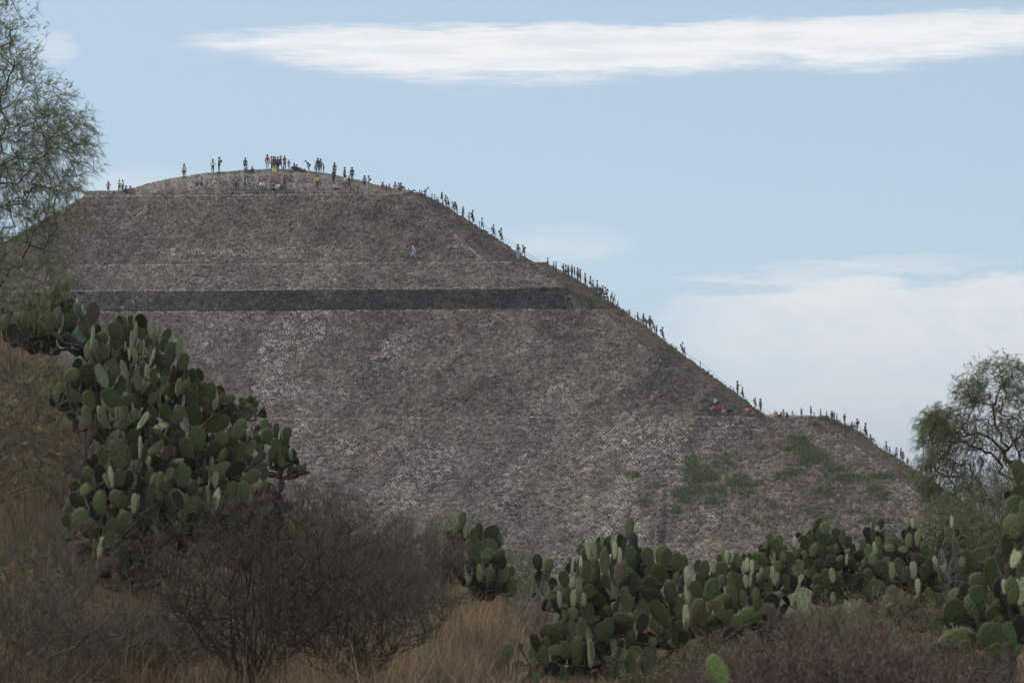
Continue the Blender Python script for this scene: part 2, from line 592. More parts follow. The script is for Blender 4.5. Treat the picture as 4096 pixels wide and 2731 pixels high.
def stone_patch(BL, BR, TR, TL, kind, w=0.46, hgt=0.40, relief=0.10, seed=1, vmax=2420, big_share=0.0):
    """tightly packed irregular stones over a (near) planar quad; returns verts, faces, tints"""
    rg = np.random.default_rng(seed)
    BL, BR, TR, TL = [np.array(q[:]) for q in (BL, BR, TR, TL)]
    ex = BR - BL
    W = np.linalg.norm(ex)
    ex /= W
    up = (TL + TR) / 2 - (BL + BR) / 2
    n = np.cross(ex, up)
    n /= np.linalg.norm(n)
    if n[1] > 0 and abs(n[1]) > 0.05:
        n = -n
    elif n[2] < 0:
        n = -n
    ey = np.cross(n, ex)
    if np.dot(ey, up) < 0:
        ey = -ey
    H = np.dot(up, ey)
    xl_t, xr_t = np.dot(TL - BL, ex), np.dot(TR - BL, ex)
    lo, hi = min(0, xl_t), max(W, xr_t)
    nc, nr = int((hi - lo) / w) + 3, max(2, int(round(H / hgt)))
    hh = H / nr
    I, J = np.meshgrid(np.arange(nc), np.arange(nr + 3), indexing='ij')
    # slowly warped rows so the courses are never ruled lines
    sx = lo + (I + 0.5 * (J % 2)) * w + (rg.random(I.shape) - .5) * w * 0.95
    wx = w * 1.1 * (fbm(sx / 1.7, J * .4, seed % 40, 2) - .5)
    wy = hh * 1.3 * (fbm(sx / 2.3, J * .3 + 40, seed % 40 + 5, 2) - .5)
    sx = sx + wx
    sy = (J - 1 + .5) * hh + wy + (rg.random(I.shape) - .5) * hh * 0.95
    # hexagonal cell corners = centroids of neighbouring triples
    def s(a, b):
        ii, jj = np.clip(I + a, 0, nc - 1), np.clip(J + b, 0, nr + 2)
        return sx[ii, jj], sy[ii, jj]
    odd = (J % 2)
    nb = []
    for (ae, ao, b) in ((1, 1, 0), (0, 1, 1), (-1, 0, 1), (-1, -1, 0), (-1, 0, -1), (0, 1, -1)):
        ii = np.clip(I + np.where(odd == 1, ao, ae), 0, nc - 1)
        jj = np.clip(J + b, 0, nr + 2)
        nb.append((sx[ii, jj], sy[ii, jj]))
    cx, cy = [], []
    for k in range(6):
        a, b = nb[k], nb[(k + 1) % 6]
        cx.append((sx + a[0] + b[0]) / 3)
        cy.append((sy + a[1] + b[1]) / 3)
    cx, cy = np.stack(cx, -1), np.stack(cy, -1)
    keep = (J >= 1) & (J <= nr) & (I >= 1) & (I <= nc - 2)
    t = sy / H
    keep &= (sx > t * xl_t + w * .2) & (sx < W + (xr_t - W) * t - w * .2)
    Cx, Cy, X0, Y0 = cx[keep], cy[keep], sx[keep], sy[keep]
    Cx = Cx + (rg.random(Cx.shape) - .5) * w * .22
    Cy = Cy + (rg.random(Cx.shape) - .5) * hh * .26
    Cy = np.clip(Cy, 0.0, H)
    C3 = BL + X0[:, None] * ex + Y0[:, None] * ey
    u, v = UV(C3)
    vis = (u > -260) & (u < 4400) & (v < vmax)
    left_hill = np.interp(u, [-300, 0, 400, 800, 1200, 1700, 2300], [1700, 1780, 1950, 2150, 2330, 2500, 2600])
    vis &= v < left_hill
    Cx, Cy, X0, Y0, u, v = [q[vis] for q in (Cx, Cy, X0, Y0, u, v)]
    N = len(X0)
    if N == 0:
        return None
    mm = np.clip(mortar_mask(u, v, kind) * (0.55 + 0.9 * rg.random(N)), 0, 1)
    brown, br = tone(u, v, kind)
    shrink = (0.99 - 0.22 * mm) * np.where(rg.random(N) < .16, .35 + .3 * rg.random(N), 0.80 + 0.36 * rg.random(N))
    jx, jy = (rg.random((N, 1)) - .5) * .12 * w, (rg.random((N, 1)) - .5) * .12 * hh
    Cx, Cy = Cx + jx, Cy + jy
    sq = 1 + .25 * (rg.random((N, 1)) - .5)
    hgtv = relief * (0.45 + 0.9 * rg.random(N))
    ccx, ccy = Cx.mean(1), Cy.mean(1)
    ox, oy = ccx[:, None] + (Cx - ccx[:, None]) * shrink[:, None] * (1 + .16 * (rg.random(Cx.shape) - .5)), ccy[:, None] + (Cy - ccy[:, None]) * shrink[:, None]
    ix, iy = ccx[:, None] + (Cx - ccx[:, None]) * shrink[:, None] * .62, ccy[:, None] + (Cy - ccy[:, None]) * shrink[:, None] * .62
    tx, ty = (rg.random(N) - .5) * .5, (rg.random(N) - .5) * .5
    iz = hgtv[:, None] + (ix - ccx[:, None]) * tx[:, None] + (iy - ccy[:, None]) * ty[:, None]
    def W3(x, y, z):
        return BL + x[..., None] * ex + y[..., None] * ey + z[..., None] * n
    V = np.concatenate([W3(ox, oy, np.full_like(ox, -0.01)), W3(ix, iy, iz), W3(ccx, ccy, hgtv * 1.12)[:, None, :]], 1)   # N,13,3
    base = (np.arange(N) * 13)[:, None]
    quads, tris = [], []
    for k in range(6):
        k2 = (k + 1) % 6
        quads.append(np.concatenate([base + k, base + k2, base + 6 + k2, base + 6 + k], 1))
        tris.append(np.concatenate([base + 6 + k, base + 6 + k2, base + 12], 1))
    pi = rg.integers(0, len(PAL), N)
    c = PAL[pi]
    tint = .70 * np.stack([1.15 + .05 * brown, 1.0 - 0.03 * brown, .90 - .10 * brown], -1)
    c = c * tint * (br * (0.78 + 0.44 * rg.random(N)))[:, None] * (1 + 0.22 * mm)[:, None]
    c = np.clip(c, 0.03, 0.5)
    big = rg.random(N) < big_share
    if big.any():
        for i in np.nonzero(big)[0][:400]:
            BIGS.append((W3(ccx[i:i + 1], ccy[i:i + 1], np.zeros(1))[0], ex, ey, n, c[i], w, hh))
        kp = ~big
        V, c = V[kp], c[kp]
        N = len(V)
        base = (np.arange(N) * 13)[:, None]
        quads, tris = [], []
        for k in range(6):
            k2 = (k + 1) % 6
            quads.append(np.concatenate([base + k, base + k2, base + 6 + k2, base + 6 + k], 1))
            tris.append(np.concatenate([base + 6 + k, base + 6 + k2, base + 12], 1))
    colv = np.repeat(c, 13, axis=0)
    return V.reshape(-1, 3), np.concatenate(quads), np.concatenate(tris), colv


def base_patch(name, BL, BR, TR, TL, kind, parent, res=0.55):
    BL, BR, TR, TL = [np.array(q[:]) for q in (BL, BR, TR, TL)]
    nu = max(2, min(330, int(np.linalg.norm(BR - BL) / res)))
    nv = max(2, min(90, int(np.linalg.norm(TL - BL) / res)))
    s, t = np.meshgrid(np.linspace(0, 1, nu), np.linspace(0, 1, nv), indexing='ij')
    s, t = s[..., None], t[..., None]
    V = (BL * (1 - s) + BR * s) * (1 - t) + (TL * (1 - s) + TR * s) * t
    V = V.reshape(-1, 3)
    u, v = UV(V)
    mm = mortar_mask(u, v, kind)
    brown, br = tone(u, v, kind)
    dark = np.stack([.085 + .035 * brown, .075 + .01 * brown, .068 - .01 * brown], -1) * np.clip(br, .6, 1.3)[:, None]
    pale = np.array([.37, .33, .29])
    k = np.clip(mm * 1.9 - .12 + .25 * (fbm(u / 14, v / 9, 71, 2) - .4), 0, 1)[:, None]
    c = (dark * (1 - k) + pale * k) * (.75 + .5 * R.random((len(V), 1)))
    idx = np.arange(nu * nv).reshape(nu, nv)
    fa = np.stack([idx[:-1, :-1], idx[1:, :-1], idx[1:, 1:], idx[:-1, 1:]], -1).reshape(-1, 4)
    o = link(name, mesh_np(name, V - np.array(PO[:]), [fa], col=c, mats=[M_MORTAR]), pyramid if parent is None else parent)
    return o


allV, allQ, allT, allC = [], [], [], []
BVH_V, BVH_F = [], []


def bvh_add(pts):
    b = len(BVH_V)
    BVH_V.extend([Vector(p[:]) for p in pts])
    BVH_F.append(tuple(range(b, b + len(pts))))


def add_stones(res):
    if res is None:
        return
    V, q, t, c = res
    b = sum(len(x) for x in allV)
    allV.append(V)
    allQ.append(q + b)
    allT.append(t + b)
    allC.append(c)


for k, (BL, BR, TR, TL, kind) in enumerate(front_patches):
    base_patch('tier_face', BL, BR, TR, TL, kind, None)
    bvh_add((BL, BR, TR, TL))
    rel = 0.10 if kind != 'band' else 0.16
    add_stones(stone_patch(BL, BR, TR, TL, kind, seed=20 + k, relief=rel,
                           w=0.38 if kind == 'lower' else 0.36, hgt=0.32 if kind in ('lower', 'band') else 0.30,
                           big_share={'lower': .010, 'band': .04, 'third': .02, 'upper': .012, 'second': .007}[kind]))
# terraces (horizontal ledges) with a low pale kerb of dressed stones along the edge
for (A, B, name) in ((L1, L2, 'terrace'), (L3, L4, 'terrace'), (L6, L7, 'terrace')):
    a0, a1 = A[0], A[1]
    b0, b1 = B[0].copy(), B[1].copy()
    b0.z, b1.z = a0.z, a1.z
    add = (a0, a1, b1, b0)
    base_patch(name, *add, 'flat', None, res=1.0)
    bvh_add(add)


def slab(name, a, b, dx, h, depth, parent, mat, col, jag=0.16, seg=0.75, seed=5):
    """an uneven kerb course along a -> b, standing h proud"""
    rg = np.random.default_rng(seed)
    a, b = np.array(a[:]), np.array(b[:])
    L = np.linalg.norm(b - a)
    n = int(L / seg)
    e = (b - a) / L
    out = np.cross(e, [0, 0, 1.0])
    if out[1] > 0:
        out = -out
    V, Q, C = [], [], []
    x = 0.0
    for i in range(n):
        ww = seg * (0.75 + 0.4 * rg.random())
        hh, dd = h + jag * (rg.random() - .5), dx + jag * (rg.random() - .5)
        p0, p1 = a + e * x, a + e * min(L, x + ww * 0.96)
        x += ww
        if x > L:
            break
        u_, v_ = UV(p0)
        if u_ < -300 or u_ > 4300:
            continue
        c = np.array(col) * (0.75 + 0.5 * rg.random())
        bse = len(V)
        for (pp, o_, z_) in ((p0, dd, -.12), (p1, dd, -.12), (p1, dd * .9, hh), (p0, dd * .9, hh), (p0, -depth, hh), (p1, -depth, hh), (p0, -depth, -.12), (p1, -depth, -.12)):
            V.append(pp + out * o_ + np.array([0, 0, z_]))
            C.append(c)
        for f in ((0, 1, 2, 3), (3, 2, 5, 4), (0, 3, 4, 6), (1, 7, 5, 2), (4, 5, 7, 6)):
            Q.append([bse + q for q in f])
    if not V:
        return
    o = link(name, mesh_np(name, np.array(V) - np.array(PO[:]), [np.array(Q)], col=np.array(C), mats=[mat]), parent)
    tag(o, kind='stuff')


slab('edge_stones', L1[0], L1[1], .05, .10, .45, pyramid, M_STONE, (.22, .20, .18), seed=1)
slab('edge_stones', L3[0], L3[1], .05, .06, .40, pyramid, M_STONE, (.27, .24, .21), seed=2)
slab('edge_stones', L5[0], L5[1], .05, .06, .40, pyramid, M_STONE, (.25, .22, .195), seed=3)
slab('edge_stones', L6[0], L6[1], .05, .06, .40, pyramid, M_STONE, (.27, .24, .215), seed=4)
slab('edge_stones', L8[0], L8[1], .05, .06, .40, pyramid, M_STONE, (.30, .27, .245), seed=6, seg=.7)

# skyline of the right side (stair balustrade): photograph column, row, distance, and how far the
# steps lie below the balustrade in metres
SIL = [(1600, 761, 342, .05), (1651, 765, 342, .25), (1671, 779, 341.5, .3), (1702, 793, 341, .2), (1728, 801, 341, .1), (1753, 810, 340.6, .15), (1784, 828, 340, .05),
       (1804, 842, 339.4, .03), (1830, 858, 338.8, .03), (1860, 876, 338, .03), (1886, 895, 337.3, .03), (1919, 912, 336.6, .03), (1957, 937, 335.6, .03),
       (1978, 953, 335, .03), (2008, 968, 334.4, .03), (2059, 1004, 333, .03), (2097, 1029, 332.2, .05), (2138, 1049, 331, .35), (2184, 1057, 330, .55),
       (2214, 1071, 329.3, .6), (2245, 1085, 328.6, .5), (2278, 1103, 327.2, .35), (2316, 1126, 326.4, .1), (2342, 1136, 325.8, .05), (2357, 1151, 325.2, .05), (2383, 1167, 325, .05),
       (2418, 1190, 324.7, .05), (2444, 1210, 324.5, .2), (2474, 1228, 324.2, .4), (2497, 1246, 322.8, .45), (2534, 1276, 321.8, .25), (2577, 1302, 320.9, .03),
       (2629, 1340, 319.7, .03), (2654, 1363, 319, .03), (2713, 1404, 317.8, .03), (2741, 1427, 317, .03), (2802, 1470, 316, .03), (2858, 1516, 314.4, .03),
       (2909, 1549, 313.2, .03), (2950, 1583, 311.8, .03), (2970, 1595, 311.2, .03), (3013, 1624, 310, .03), (3055, 1655, 308.6, .05), (3090, 1661, 307, .5), (3180, 1662, 306, .5),
       (3274, 1663, 305, .55), (3320, 1674, 304.5, .5), (3350, 1683, 304.2, .45), (3385, 1699, 303.7, .2), (3420, 1718, 302.8, .06), (3480, 1759, 301.2, .05),
       (3530, 1800, 299.6, .1), (3590, 1836, 298, .1), (3655, 1876, 296.2, .1), (3737, 1927, 294, .1), (3925, 2060, 288.5, .1), (4240, 2300, 279, .1)]

# right side: strips between the corner line and the skyline
SILD = 8.0


SU, SD_ = [q[0] for q in SIL], [q[2] for q in SIL]


def side_strip(sv, bot, top, kind='side', seed=50):
    """sv: skyline (u, v) from bottom to top; bot, top: the straight corner line's ends"""
    vb, vt = UV(np.array([bot[:]]))[1][0], UV(np.array([top[:]]))[1][0]
    pts = []
    for i, (su, sv_) in enumerate(sv):
        t = min(1, max(0, (sv_ - vb) / (vt - vb)))
        if i == 0:
            t = 0
        if i == len(sv) - 1:
            t = 1
        pts.append((bot.lerp(top, t), P(su, sv_, float(np.interp(su, SU, SD_)))))
    for i in range(len(pts) - 1):
        (c0, s0), (c1, s1) = pts[i], pts[i + 1]
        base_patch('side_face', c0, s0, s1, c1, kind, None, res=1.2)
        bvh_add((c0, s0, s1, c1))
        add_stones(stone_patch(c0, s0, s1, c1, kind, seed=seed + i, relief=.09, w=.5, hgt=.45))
    return pts


def flat_fill(*q):
    z = q[0].z
    q = [Vector((p.x, p.y, z)) for p in q]
    base_patch('terrace', *q, 'flat', None, res=1.5)
    bvh_add(q)


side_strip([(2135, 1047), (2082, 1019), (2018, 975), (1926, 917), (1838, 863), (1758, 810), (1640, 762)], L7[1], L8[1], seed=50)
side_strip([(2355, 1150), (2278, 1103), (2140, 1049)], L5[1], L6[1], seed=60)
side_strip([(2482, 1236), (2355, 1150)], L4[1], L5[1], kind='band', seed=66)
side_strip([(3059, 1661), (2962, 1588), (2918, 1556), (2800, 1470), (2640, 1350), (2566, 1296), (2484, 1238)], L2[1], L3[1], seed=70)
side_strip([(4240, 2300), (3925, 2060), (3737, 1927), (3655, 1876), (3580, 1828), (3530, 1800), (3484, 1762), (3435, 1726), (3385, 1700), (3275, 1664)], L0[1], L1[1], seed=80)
flat_fill(L1[1], P(3274, 1663, 305), P(3062, 1661, 308.5), L2[1])
flat_fill(L6[1], P(2140, 1049, 331), P(2128, 1046, 331.3), L7[1])
flat_fill(L3[1], P(2490, 1240, 323.4), P(2480, 1236, 324), L4[1])

S3 = [P(u, v, d) for (u, v, d, s) in SIL]
V, Q, C = [], [], []
rg = np.random.default_rng(5)
# resample the skyline finely with a ragged stone edge
fine = []
for i in range(len(S3) - 1):
    n_ = max(1, int((S3[i + 1] - S3[i]).length / 0.45))
    for k in range(n_):
        t = k / n_
        p = S3[i].lerp(S3[i + 1], t)
        sk = SIL[i][3] * (1 - t) + SIL[i + 1][3] * t
        fine.append((p, sk, rg.random()))
for i, (p, sk, r) in enumerate(fine):
    c = np.array([.21, .185, .165]) * (.7 + .6 * r)
    jz = 0.26 * (r - .5) * (1.5 if r > .85 else 1)
    for (dy, dz) in ((0.0, -.25), (0.02, .02 + jz), (.5, .02 + jz), (.52, -sk), (7.0, -sk), (7.02, .05), (7.6, .05), (7.7, -3.0)):
        V.append((p.x, p.y + dy, p.z + dz))
        C.append(c if dy < .6 else c * 1.1)
m_ = 8
for i in range(len(fine) - 1):
    for j in range(m_ - 1):
        Q.append((i * m_ + j, (i + 1) * m_ + j, (i + 1) * m_ + j + 1, i * m_ + j + 1))
V = np.array(V)
stair = link('staircase', mesh_np('staircase', V - np.array(PO[:]), [np.array(Q)], col=np.array(C), mats=[M_STONE]), pyramid)
for q in Q:
    if (q[0] % m_) >= 3 and (q[0] % m_) < 4:
        bvh_add([V[k] for k in q])
# steps on the stair: one tread block each, shared mesh, where the stair shows against the sky
Vb = np.array([(-.28, 0, -.3), (.28, 0, -.3), (.28, 6.4, -.3), (-.28, 6.4, -.3), (-.28, 0, .0), (.28, 0, .0), (.28, 6.4, .0), (-.28, 6.4, .0)])
Fb = np.array([(0, 1, 5, 4), (1, 2, 6, 5), (2, 3, 7, 6), (3, 0, 4, 7), (4, 5, 6, 7)])
step_me = mesh_np('step', Vb, [Fb], col=np.full((8, 3), .2), mats=[M_STONE])
cnt = 0
for (p, sk, r) in fine[::2]:
    if cnt < 230:
        o = link('step', step_me, stair)
        o.location = Vector((p.x, p.y + .56, p.z - sk + 0.012)) - PO
        cnt += 1

# summit dome with a low wall round its foot
CREST = [(330, 772), (500, 768), (560, 749), (620, 731), (690, 716), (735, 709), (820, 695), (900, 690), (980, 683), (1060, 679), (1130, 680), (1200, 683), (1250, 690),
         (1310, 698), (1360, 709), (1410, 723), (1460, 735), (1520, 752), (1600, 765), (1640, 768)]
cu = np.array([c[0] for c in CREST], float)
cv = np.array([c[1] for c in CREST], float)
us = np.linspace(330, 1640, 150)
cr = np.interp(us, cu, cv) + (fbm(us / 9, us * 0, 91, 3) - .5) * 5
zL = L8[0].z
prof = []
for i, u in enumerate(us):
    e = FP(u, zL, 334, 1640)
    ledge = e + Vector((0, 1.6, 0))
    ext = min(1, max(0, (u - 545) / 60)) * min(1, max(0, (1505 - u) / 40))
    wallh = 0.62 * ext
    crest = P(u, cr[i], 347)
    w0 = ledge.copy()
    w1 = ledge + Vector((0, .12, min(wallh, max(0.02, crest.z - zL))))
    rowp = [e, w0, w1]
    for k in range(1, 7):
        t = k / 6
        z = w1.z + (crest.z - w1.z) * math.sin(t * math.pi / 2)
        rowp.append(Vector((w1.x + (crest.x - w1.x) * t, w1.y + (crest.y - w1.y) * t, z)))
    bk = crest + Vector((0, 9, -0.3))
    rowp += [bk, Vector((bk.x, bk.y + 10, zL))]
    prof.append(rowp)
V = np.array([[p[:] for p in r_] for r_ in prof])
nr_, nk = V.shape[:2]
idx = np.arange(nr_ * nk).reshape(nr_, nk)
fa = np.stack([idx[:-1, :-1], idx[1:, :-1], idx[1:, 1:], idx[:-1, 1:]], -1).reshape(-1, 4)
Vf = V.reshape(-1, 3)
u_, v_ = UV(Vf)
mm = mortar_mask(u_, v_, 'upper')[:, None]
c = np.array([.10, .086, .075]) * (1 - mm * .8) + np.array([.34, .31, .28]) * mm * .8
link('summit_mound', mesh_np('summit_mound', Vf - np.array(PO[:]), [fa], col=c, mats=[M_MORTAR]), pyramid)
for f in fa:
    bvh_add([Vf[k] for k in f])
# stones of the mound: rows of quads between ledge wall and crest
for i in range(0, nr_ - 6, 6):
    for (a, b, hg) in ((1, 2, .32), (2, 4, .36), (4, 6, .36), (6, 8, .4)):
        q0, q1, q2, q3 = V[i, a], V[i + 6, a], V[i + 6, b], V[i, b]
        if abs(q3[2] - q0[2]) + abs(q2[2] - q1[2]) < .15 or np.linalg.norm(q3 - q0) < .3:
            continue
        add_stones(stone_patch(Vector(q0), Vector(q1), Vector(q2), Vector(q3), 'mound', w=.44, hgt=hg, seed=900 + i * 9 + a, relief=.09))

# the rest of the body: back and left, so the pyramid is solid from the side
body = [L0[0], L0[1], L1[0], L1[1], L3[0], L3[1], L5[0], L5[1], L7[0], L7[1], L8[0], L8[1]]
Vb, Fb = [], []
for lv, (a, b) in enumerate((L0, L1, L2, L3, L5, L6, L7, L8)):
    inset = (0, 24, 27, 42, 43, 47, 49, 60)[lv]
    Vb += [a[:], (b.x - 2.5, b.y + 2.0, b.z - .5), (b.x - 2.5, 430 - inset * .9, b.z - .3), (a.x, 430 - inset * .9, a.z - .3)]
for lv in range(7):
    for k in (1, 2, 3):
        k2 = (k + 1) % 4
        Fb.append((lv * 4 + k, lv * 4 + k2, lv * 4 + 4 + k2, lv * 4 + 4 + k))
Fb.append((28, 29, 30, 31))
Vb = np.array(Vb)
Vb[28:32, 2] -= .3
link('rear_body', mesh_np('rear_body', Vb - np.array(PO[:]), [np.array(Fb)], col=np.full((len(Vb), 3), .15), mats=[M_MORTAR]), pyramid)

# the two thin buttress ridges low on the front
for (u0, v0, u1, v1, wd, sd) in ((2512, 2010, 2478, 2290, .8, 1), (2650, 1935, 2625, 2290, .8, 2)):
    bt_n = np.cross(np.array(L0[1] - L0[0]), np.array(L1[0] - L0[0]))
    bt_n /= np.linalg.norm(bt_n)
    if bt_n[1] > 0:
        bt_n = -bt_n
    nrm = Vector(bt_n)
    pl = L0[0]
    ends = []
    for (uu, vv) in ((u1, v1), (u0, v0)):
        ray = P(uu, vv, 1)
        t = (pl.dot(nrm)) / ray.dot(nrm)
        ends.append(ray * t)
    b0, t0 = ends
    exv = (L0[1] - L0[0]).normalized()
    hgt_ = nrm * .26
    BLq, BRq, TRq, TLq = b0 - exv * wd / 2 + hgt_, b0 + exv * wd / 2 + hgt_, t0 + exv * wd / 2 * .8 + hgt_ * .35, t0 - exv * wd / 2 * .8 + hgt_ * .35
    Vq = [BLq, BRq, TRq, TLq, BLq - hgt_ * 1.2 - exv * .1, BRq - hgt_ * 1.2 + exv * .1, TRq - hgt_, TLq - hgt_]
    link('buttress', mesh_np('buttress', np.array([q[:] for q in Vq]) - np.array(PO[:]), [np.array([(0, 1, 2, 3), (4, 0, 3, 7), (1, 5, 6, 2), (2, 6, 7, 3)])],
                             col=np.full((8, 3), (.085, .072, .063)), mats=[M_MORTAR]), pyramid)
    add_stones(stone_patch(BLq, BRq, TRq, TLq, 'lower', w=.42, hgt=.4, relief=.14, seed=300 + sd))
    add_stones(stone_patch(BRq, BRq - hgt_ * 1.1 + exv * .1, TRq - hgt_ * .9, TRq, 'side', w=.4, hgt=.4, relief=.1, seed=310 + sd))

V, Q, T, C = np.concatenate(allV), np.concatenate(allQ), np.concatenate(allT), np.concatenate(allC)
print('stones', len(V) // 13, 'big', len(BIGS))
o = link('stonework', mesh_np('stonework', V - np.array(PO[:]), [Q, T], col=C, mats=[M_STONE]), pyramid)
tag(o, kind='stuff')
# individual larger stones
svar = []
for k in range(10):
    rg = np.random.default_rng(200 + k)
    a = np.linspace(0, 2 * math.pi, 8)[:-1] + rg.random(7) * .4
    r0 = .5 * (.85 + .3 * rg.random(7))
    Vs = [(r0[i] * math.cos(a[i]), r0[i] * math.sin(a[i]) * .85, -.02) for i in range(7)] + [(r0[i] * .72 * math.cos(a[i]), r0[i] * .72 * math.sin(a[i]) * .85, .22 + .08 * rg.random()) for i in range(7)] + [(0, 0, .3)]
    Qs = [(i, (i + 1) % 7, 7 + (i + 1) % 7, 7 + i) for i in range(7)]
    Ts = [(7 + i, 7 + (i + 1) % 7, 14) for i in range(7)]
    svar.append(mesh_np('stone', Vs, [np.array(Qs), np.array(Ts)], mats=[M_STONE1]))
rnd.shuffle(BIGS)
for i, (p, ex, ey, n, c, w, hh) in enumerate(BIGS[:292]):
    s = .46 + .14 * rnd.random()
    o = link('stone', svar[i % 10], pyramid, color=tuple(np.clip(np.array(c) * 1.1, 0, 1)))
    ang = (rnd.random() - .5) * .5
    ex2, ey2 = ex * math.cos(ang) + ey * math.sin(ang), ey * math.cos(ang) - ex * math.sin(ang)
    Mx = Matrix(((ex2[0] * s, ey2[0] * s, n[0] * s, p[0] - PO.x), (ex2[1] * s, ey2[1] * s, n[1] * s, p[1] - PO.y), (ex2[2] * s, ey2[2] * s, n[2] * s, p[2] - PO.z), (0, 0, 0, 1)))
    o.matrix_local = Mx

bvh = BVHTree.FromPolygons([v[:] for v in BVH_V], BVH_F)


def on_pyramid(u, v, push=.35, up=1.3, tries=40):
    """where something stands whose foot is seen at (u, v)"""
    for k in range(tries):
        d = P(u, v + k * 1.5, 1).normalized()
        hit = bvh.ray_cast(Vector((0, 0, 0)), d, 2000)
        if hit[0] is not None:
            p = hit[0]
            q = Vector((p.x * (p.y + push) / p.y, p.y + push, p.z))
            dn_ = bvh.ray_cast(q + Vector((0, 0, up)), Vector((0, 0, -1)), up + 2.5)
            if dn_[0] is not None:
                return dn_[0]
            return p
    return P(u, v, 320)
# ------------------------------------------------------------------ hand rails on the stair
def tube_np(segs, cols=None, sides=4):
    """segs: (n, 8) p0 p1 r0 r1 -> verts, quads, colours"""
    S = np.asarray(segs, float)
    p0, p1, r0, r1 = S[:, 0:3], S[:, 3:6], S[:, 6], S[:, 7]
    d = p1 - p0
    d /= np.maximum(np.linalg.norm(d, axis=1), 1e-9)[:, None]
    ref = np.where(np.abs(d[:, 2:3]) > .9, [[1.0, 0, 0]], [[0, 0, 1.0]])
    a = np.cross(d, ref)
    a /= np.maximum(np.linalg.norm(a, axis=1), 1e-9)[:, None]
    b = np.cross(d, a)
    rings = []
    for p, r in ((p0, r0), (p1, r1)):
        for k in range(sides):
            t = 2 * math.pi * k / sides
            rings.append(p + (a * math.cos(t) + b * math.sin(t)) * r[:, None])
    V = np.stack(rings, 1)
    n = len(S)
    base = (np.arange(n) * 2 * sides)[:, None]
    Q = np.concatenate([np.concatenate([base + k, base + (k + 1) % sides, base + sides + (k + 1) % sides, base + sides + k], 1) for k in range(sides)])
    c = None if cols is None else np.repeat(np.asarray(cols, float), 2 * sides, axis=0)
    return V.reshape(-1, 3), Q, c


def rail(label, posts, cables, group='cable handrails on the stair'):
    base = P(posts[0][0], posts[0][2], posts[0][3])
    e = empty('handrail', base, label, 'handrail', group)
    for (u, v0, v1, d) in posts:
        a, b = P(u, v1, d) - base, P(u, v0, d) - base
        a.z -= .4
        V, Q, _ = tube_np([[*a, *b, .045, .045]], sides=6)
        link('post', mesh_np('post', V, [Q], mats=[M_METAL]), e)
    for line in cables:
        pts = [P(*q) - base for q in line]
        sg = []
        for a, b in zip(pts[:-1], pts[1:]):
            for k in range(4):
                s0, s1 = a.lerp(b, k / 4), a.lerp(b, (k + 1) / 4)
                sag = .12
                s0.z -= sag * 4 * (k / 4) * (1 - k / 4)
                s1.z -= sag * 4 * ((k + 1) / 4) * (1 - (k + 1) / 4)
                sg.append([*s0, *s1, .016, .016])
        V, Q, _ = tube_np(sg)
        link('cable', mesh_np('cable', V, [Q], mats=[M_METAL]), e)


rail('twin cable handrail on green posts along the topmost flight of the stair',
     [(1704, 778, 802, 342.5), (1728, 774, 803, 342.3), (1739, 776, 806, 342.2), (1918, 885, 915, 337.5), (2068, 980, 1012, 333.8), (2184, 1055, 1075, 331)],
     [[(1704, 779, 342.5), (1728, 779, 342.3), (1739, 779, 342.2), (1918, 886, 337.5), (2068, 981, 333.8), (2184, 1056, 331)],
      [(1704, 787, 342.5), (1728, 787, 342.3), (1739, 788, 342.2), (1918, 895, 337.5), (2068, 991, 333.8), (2166, 1054, 331.3)]])
rail('twin cable handrail behind the crowd on the flight above the dark stone band',
     [(2320, 1102, 1130, 327.3), (2404, 1160, 1186, 326)],
     [[(2320, 1103, 327.3), (2404, 1161, 326)], [(2320, 1111, 327.3), (2404, 1169, 326)]])
rail('short run of close upright railings where the middle flight begins',
     [(2540, 1260, 1284, 322.5)] + [(2556 + k * 4.2, 1268 + k * 3.0, 1292 + k * 3.0, 322) for k in range(5)],
     [[(2520, 1250, 322.8), (2540, 1262, 322.5), (2573, 1285, 322)]])
rail('single sagging cable handrail with one tall post on the long middle flight',
     [(2660, 1352, 1372, 320), (2801, 1445, 1474, 317), (2934, 1548, 1572, 313.5), (3080, 1652, 1664, 309)],
     [[(2655, 1350, 320), (2715, 1392, 318.6), (2801, 1446, 317), (2938, 1556, 313.3), (3088, 1655, 309)]])
rail('twin rail handrail beside the seated people at the top of the lowest flight',
     [(3381, 1690, 1706, 304.8), (3419, 1688, 1722, 304), (3535, 1784, 1806, 300.5), (3580, 1812, 1834, 299)],
     [[(3381, 1690, 304.8), (3419, 1690, 304), (3435, 1702, 303.4), (3535, 1785, 300.5), (3583, 1815, 299)], [(3381, 1698, 304.8), (3419, 1698, 304), (3435, 1711, 303.4), (3530, 1792, 300.5), (3578, 1822, 299)]])

# ------------------------------------------------------------------ people
def skin_mesh(name, verts, edges, radii, sub=1):
    me = bpy.data.meshes.new(name + '_cage')
    me.from_pydata([tuple(v) for v in verts], edges, [])
    ob = bpy.data.objects.new(name + '_cage', me)
    COL.objects.link(ob)
    md = ob.modifiers.new('skin', 'SKIN')
    md.use_smooth_shade = True
    for i, r in enumerate(radii):
        sv = me.skin_vertices[0].data[i]
        sv.radius = (r, r) if not isinstance(r, tuple) else r
        sv.use_root = (i == 0)
    if sub:
        ms = ob.modifiers.new('sub', 'SUBSURF')
        ms.levels = ms.render_levels = sub
    dg = bpy.context.evaluated_depsgraph_get()
    dg.update()
    out = bpy.data.meshes.new_from_object(ob.evaluated_get(dg))
    out.name = name
    bpy.data.objects.remove(ob)
    bpy.data.meshes.remove(me)
    return out


